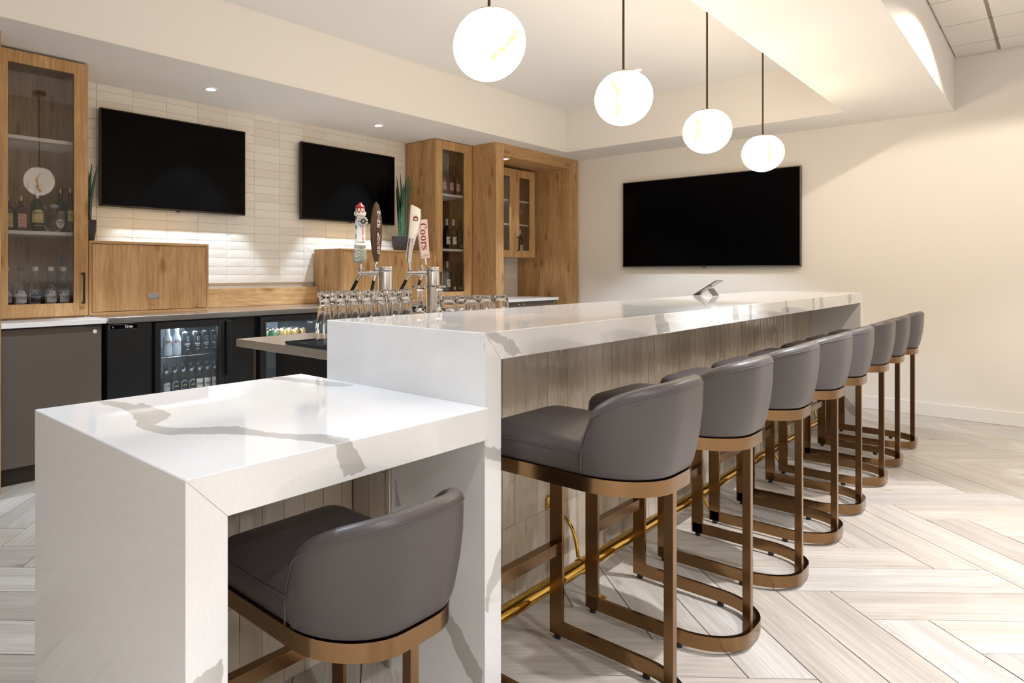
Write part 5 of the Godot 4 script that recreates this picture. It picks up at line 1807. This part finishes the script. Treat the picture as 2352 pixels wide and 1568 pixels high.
	fe.lathe([Vector2(0.0, 0.006), Vector2(0.009, 0.006), Vector2(0.0095, 0.02), Vector2(0.0, 0.02)], 14)
	mk("ferrule", fe, M.chrome, b)
	var word := "NINE LOCKS"
	for k in 10:
		if word[k] != " ":
			lettering(word[k], 0.0205, M.white, b, TF(0.011, 0.293 - 0.0245 * k, 0.0148), 0.0, "Droid Sans", true, "lettering", 0.0165 if word[k] != "I" else 0.006)
	# white curved handle with silver scroll edge
	var c := thing("tap_handle", "white curved tap handle with a silver scroll edge and red crest", "tap handle", P(2.866, y, 2.634))
	c.rotation.y = -0.5
	var body := G.new()
	rows = []
	var edge := []
	for i in 15:
		var f := i / 14.0
		var xl := lerpf(-0.018, 0.010, f)
		var xr := lerpf(0.015, 0.070, smoothstep(0.1, 0.92, f)) + 0.006 * sin(f * PI)
		var cx := (xl + xr) * 0.5
		var hw := (xr - xl) * 0.5
		var row := []
		for k in 18:
			var an := TAU * k / 18.0
			row.append(Vector3(cx + cos(an) * hw, 0.015 + 0.325 * f + cos(an) * -0.014 * f, sin(an) * 0.013))
		rows.append(row)
		edge.append(Vector3(cx + hw * lerpf(-0.2, 0.97, smoothstep(0.15, 0.6, f)), 0.015 + 0.325 * f - 0.012 * f * smoothstep(0.15, 0.6, f), 0.0125 * (1.0 - 0.85 * smoothstep(0.3, 0.7, f)) + 0.001))
	body.grid(rows, true, true)
	body.fan(rows[-1], (rows[-1][0] + rows[-1][9]) * 0.5, Vector3.UP)
	body.fan(rows[0], (rows[0][0] + rows[0][9]) * 0.5, Vector3.DOWN)
	mk("handle_body", body, M.white, c)
	var ed := G.new()
	rng.seed = 5
	for i in range(0, 6):   # chased silver lower part
		var f := i / 5.0
		var q: Array = rows[i]
		var mid: Vector3 = (q[0] + q[9]) * 0.5
		ed.tube([mid + Vector3(-0.0, -0.002, 0), mid + Vector3(0.0005, 0.023, 0)], 0.0172 + 0.0018 * f, 16)
	mk("silver_sleeve", ed, M.chrome, c)
	var ee := G.new()
	ee.tube(edge, 0.0042, 8)
	mk("scroll_edge", ee, M.chrome, c)
	var st := G.new()
	st.lathe([Vector2(0.0, 0.001), Vector2(0.008, 0.001), Vector2(0.008, 0.016), Vector2(0.0, 0.016)], 12)
	mk("ferrule", st, M.chrome, c)
	var cr := Node3D.new()
	cr.name = "crest"
	c.add_child(cr)
	cr.position = Vector3(0.036, 0.275, 0.0132)
	var cg := G.new()
	cg.extrude(PackedVector2Array([Vector2(-0.016, -0.012), Vector2(-0.012, -0.018), Vector2(0.012, -0.018), Vector2(0.016, -0.012), Vector2(0.014, 0.006), Vector2(0.009, 0.004), Vector2(0.006, 0.014), Vector2(0.0, 0.006), Vector2(-0.006, 0.014), Vector2(-0.009, 0.004), Vector2(-0.014, 0.006)]), 0.0, 0.0012)
	mk("crest_shield", cg, M.dark_red, cr)
	var ch := G.new()
	ch.box(Vector3(-0.009, -0.012, 0.001), Vector3(0.009, -0.004, 0.0018))
	mk("crest_bar", ch, M.white, cr)
	# red lettered paddle
	var d := thing("tap_handle", "pale rectangular tap handle with red script lettering", "tap handle", P(3.013, y + 0.005, 2.634))
	d.rotation = Vector3(0, -0.5, 0.10)
	var pd := G.new()
	pd.extrude(PackedVector2Array([Vector2(-0.0255, 0.035), Vector2(0.0255, 0.035), Vector2(0.033, 0.268), Vector2(-0.033, 0.268)]), -0.012, 0.012)
	mk("paddle", pd, mat(Color8(226, 206, 200), 0.35), d)
	var fd := G.new()
	fd.lathe([Vector2(0.0, -0.004), Vector2(0.0085, -0.004), Vector2(0.0095, 0.036), Vector2(0.0, 0.036)], 14)
	mk("ferrule", fd, M.chrome, d)
	lettering("Coors", 0.044, M.dark_red, d, TF(0.0, 0.165, 0.0124, 0, -PI / 2), 0.0, "Script", true, "lettering", 0.16)
	lettering("LIGHT", 0.013, M.dark_red, d, TF(0.0, 0.05, 0.0124), 0.0, "Droid Sans", false, "lettering", 0.038)

# ------------------------------------------------------------------ pendants and tablet
func build_pendants() -> void:
	var w := 512
	var h := 256
	var b1 := bytes_of(131, 64, 64, 0.03, w, h, 4)
	for i in 4:
		var out := PackedByteArray()
		out.resize(w * h * 3)
		var r := RandomNumberGenerator.new()
		r.seed = 40 + i
		# amber veins in the alabaster: random walks of blots
		var blots := []
		var veins: Array = [[46, 4, 41, -4, 35, -12, 31, -16, 22, -26, 14, -34, 6, -38], [-24, 26, -20, 18, -9, 2, -12, -10, -12, -22, -12, -34, -15, -43, -30, -52], [-28, 28, -18, 3, -24, -6, -24, -15, -32, -30, -40, -36], [14, 12, 22, -4, 18, -14, 18, -32]]
		var mid: float = [144.2, 155.0, 161.0, 164.6][i] / 360.0
		for s in 4:
			# longitude right of the globe's room side, latitude
			var vv: Array = veins[(i + s) % 4]
			for k in range(0, vv.size() - 2, 2):
				var a := Vector2(vv[k], vv[k + 1])
				var b := Vector2(vv[k + 2], vv[k + 3])
				var steps := int(a.distance_to(b) / 2.0) + 1
				for q in steps:
					var c := a.lerp(b, float(q) / steps) + Vector2(r.randf_range(-1.2, 1.2), r.randf_range(-1.2, 1.2))
					var uu := fposmod(mid - c.x / 360.0 + s * 0.25, 1.0) * w
					var vy := (0.5 - sin(deg_to_rad(c.y)) * 0.5) * h
					blots.append(Vector3(uu, vy, r.randf_range(1.6, 3.0) if r.randf() < 0.7 else r.randf_range(5.0, 8.5)))
		var amt := PackedFloat32Array()
		amt.resize(w * h)
		for q in blots:
			var rad := int(q.z * 2.5) + 1
			for dy in range(-rad, rad + 1):
				for dx in range(-rad, rad + 1):
					var y: int = int(q.y) + dy
					var x: int = posmod(int(q.x) + dx, w)
					if y >= 0 and y < h:
						amt[y * w + x] = maxf(amt[y * w + x], exp(-(dx * dx + dy * dy) / (q.z * q.z)))
		for k in w * h:
			var m := b1[k] / 255.0
			var c := Color(1.0, 0.96, 0.90).lerp(Color(0.97, 0.90, 0.79), clampf((m - 0.45) * 2.0, 0.0, 1.0)).lerp(Color(0.66, 0.34, 0.01), minf(amt[k] * 1.25, 1.0))
			out[k * 3] = int(c.r * 255)
			out[k * 3 + 1] = int(c.g * 255)
			out[k * 3 + 2] = int(c.b * 255)
		var gm := StandardMaterial3D.new()
		gm.albedo_color = Color(0.9, 0.88, 0.84)
		gm.roughness = 0.25
		gm.emission_enabled = true
		gm.emission = Color.WHITE
		gm.emission_operator = BaseMaterial3D.EMISSION_OP_MULTIPLY
		gm.emission_texture = tex(w, h, out)
		gm.emission_energy_multiplier = 4.0
		var u: float = [2.18, 3.36, 4.546, 5.706][i]
		var cy := 2.141
		var t := thing("pendant_lamp", "veined alabaster globe pendant over the bar, %s" % ["nearest the low counter", "second from the low counter", "second from the far wall", "nearest the far wall"][i], "pendant lamp", P(u, cy, 1.57), "alabaster globe pendants over the bar")
		var g := G.new()
		var pr := []
		var rr := 0.1425
		for k in 25:
			var an := lerpf(-PI / 2, deg_to_rad(62.0), k / 24.0)
			pr.append(Vector2(cos(an) * rr, sin(an) * rr))
		pr[0] = Vector2(0.0, -rr)
		g.lathe(pr, 40, Vector3.ZERO, 0.3)
		# spread the texture over the globe's height
		for k in g.t.size():
			g.t[k] = Vector2(g.t[k].x, 0.5 - g.t[k].y / (2.0 * rr))
		mk("globe", g, gm, t)
		var cp := G.new()
		var ytop := sin(deg_to_rad(62.0)) * rr
		cp.lathe([Vector2(0.069, ytop - 0.004), Vector2(0.0685, ytop + 0.002), Vector2(0.045, ytop + 0.0105), Vector2(0.014, ytop + 0.015), Vector2(0.0, ytop + 0.0155)], 32, Vector3.ZERO, 0.5)
		mk("cap", cp, M.pendant_cap, t)
		var rd := G.new()
		rd.tube([Vector3(0, ytop + 0.012, 0), Vector3(0, 3.035 - cy - 0.03, 0)], 0.0058, 10)
		mk("rod", rd, M.rod, t)
		var cn := G.new()
		cn.lathe([Vector2(0.0, 0.0), Vector2(0.058, 0.0), Vector2(0.06, 0.002), Vector2(0.06, 0.034)], 30, Vector3(0, 3.034 - cy - 0.034, 0))
		mk("canopy", cn, M.rod, t)
		var l := OmniLight3D.new()
		l.name = "lamp"
		l.light_color = Color(1.0, 0.9, 0.74)
		l.light_energy = 0.32
		l.light_size = 0.13
		l.omni_range = 12.0
		l.omni_attenuation = 2.0
		l.shadow_enabled = true
		t.add_child(l)

func build_tablet() -> void:
	var t := thing("tablet", "small grey tablet on an angled stand at the bar's back edge", "tablet", P(4.81, 1.0672, 1.655))
	
	# screen faces the bartender, leaning
	var g := G.new()
	g.box(Vector3(-0.063, 0.0, -0.004), Vector3(0.063, 0.18, 0.004), 0.002)
	var o := mk("tablet_body", g, M.tv_silver, t)
	o.transform = TF(0, 0.004, -0.075, 0, 0, 0.97)
	var s := G.new()
	s.box(Vector3(-0.055, 0.0, -0.003), Vector3(0.055, 0.058, 0.003), 0.002)
	var p := mk("stand", s, M.tv_silver, t)
	p.transform = TF(0.0, 0.003, 0.05, 0, 0, -0.62)

func _ready() -> void:
	build_materials()
	set_camera_and_light()
	build_room()
	build_bar()
	build_stools()
	build_back_bar()
	build_televisions()
	snake_plant(P(4.81, 1.4365, 4.50), "tall snake plant in a black pot beside the wine cabinet", 3, 0.64, 1.3, 11)
	snake_plant(P(1.708, 1.4365, 4.545), "snake plant in a black pot tucked beside the tall spirits cabinet", 8, 0.42, 0.74, 8)
	build_bottles()
	build_work_counter()
	build_taps()
	build_pendants()
	build_tablet()
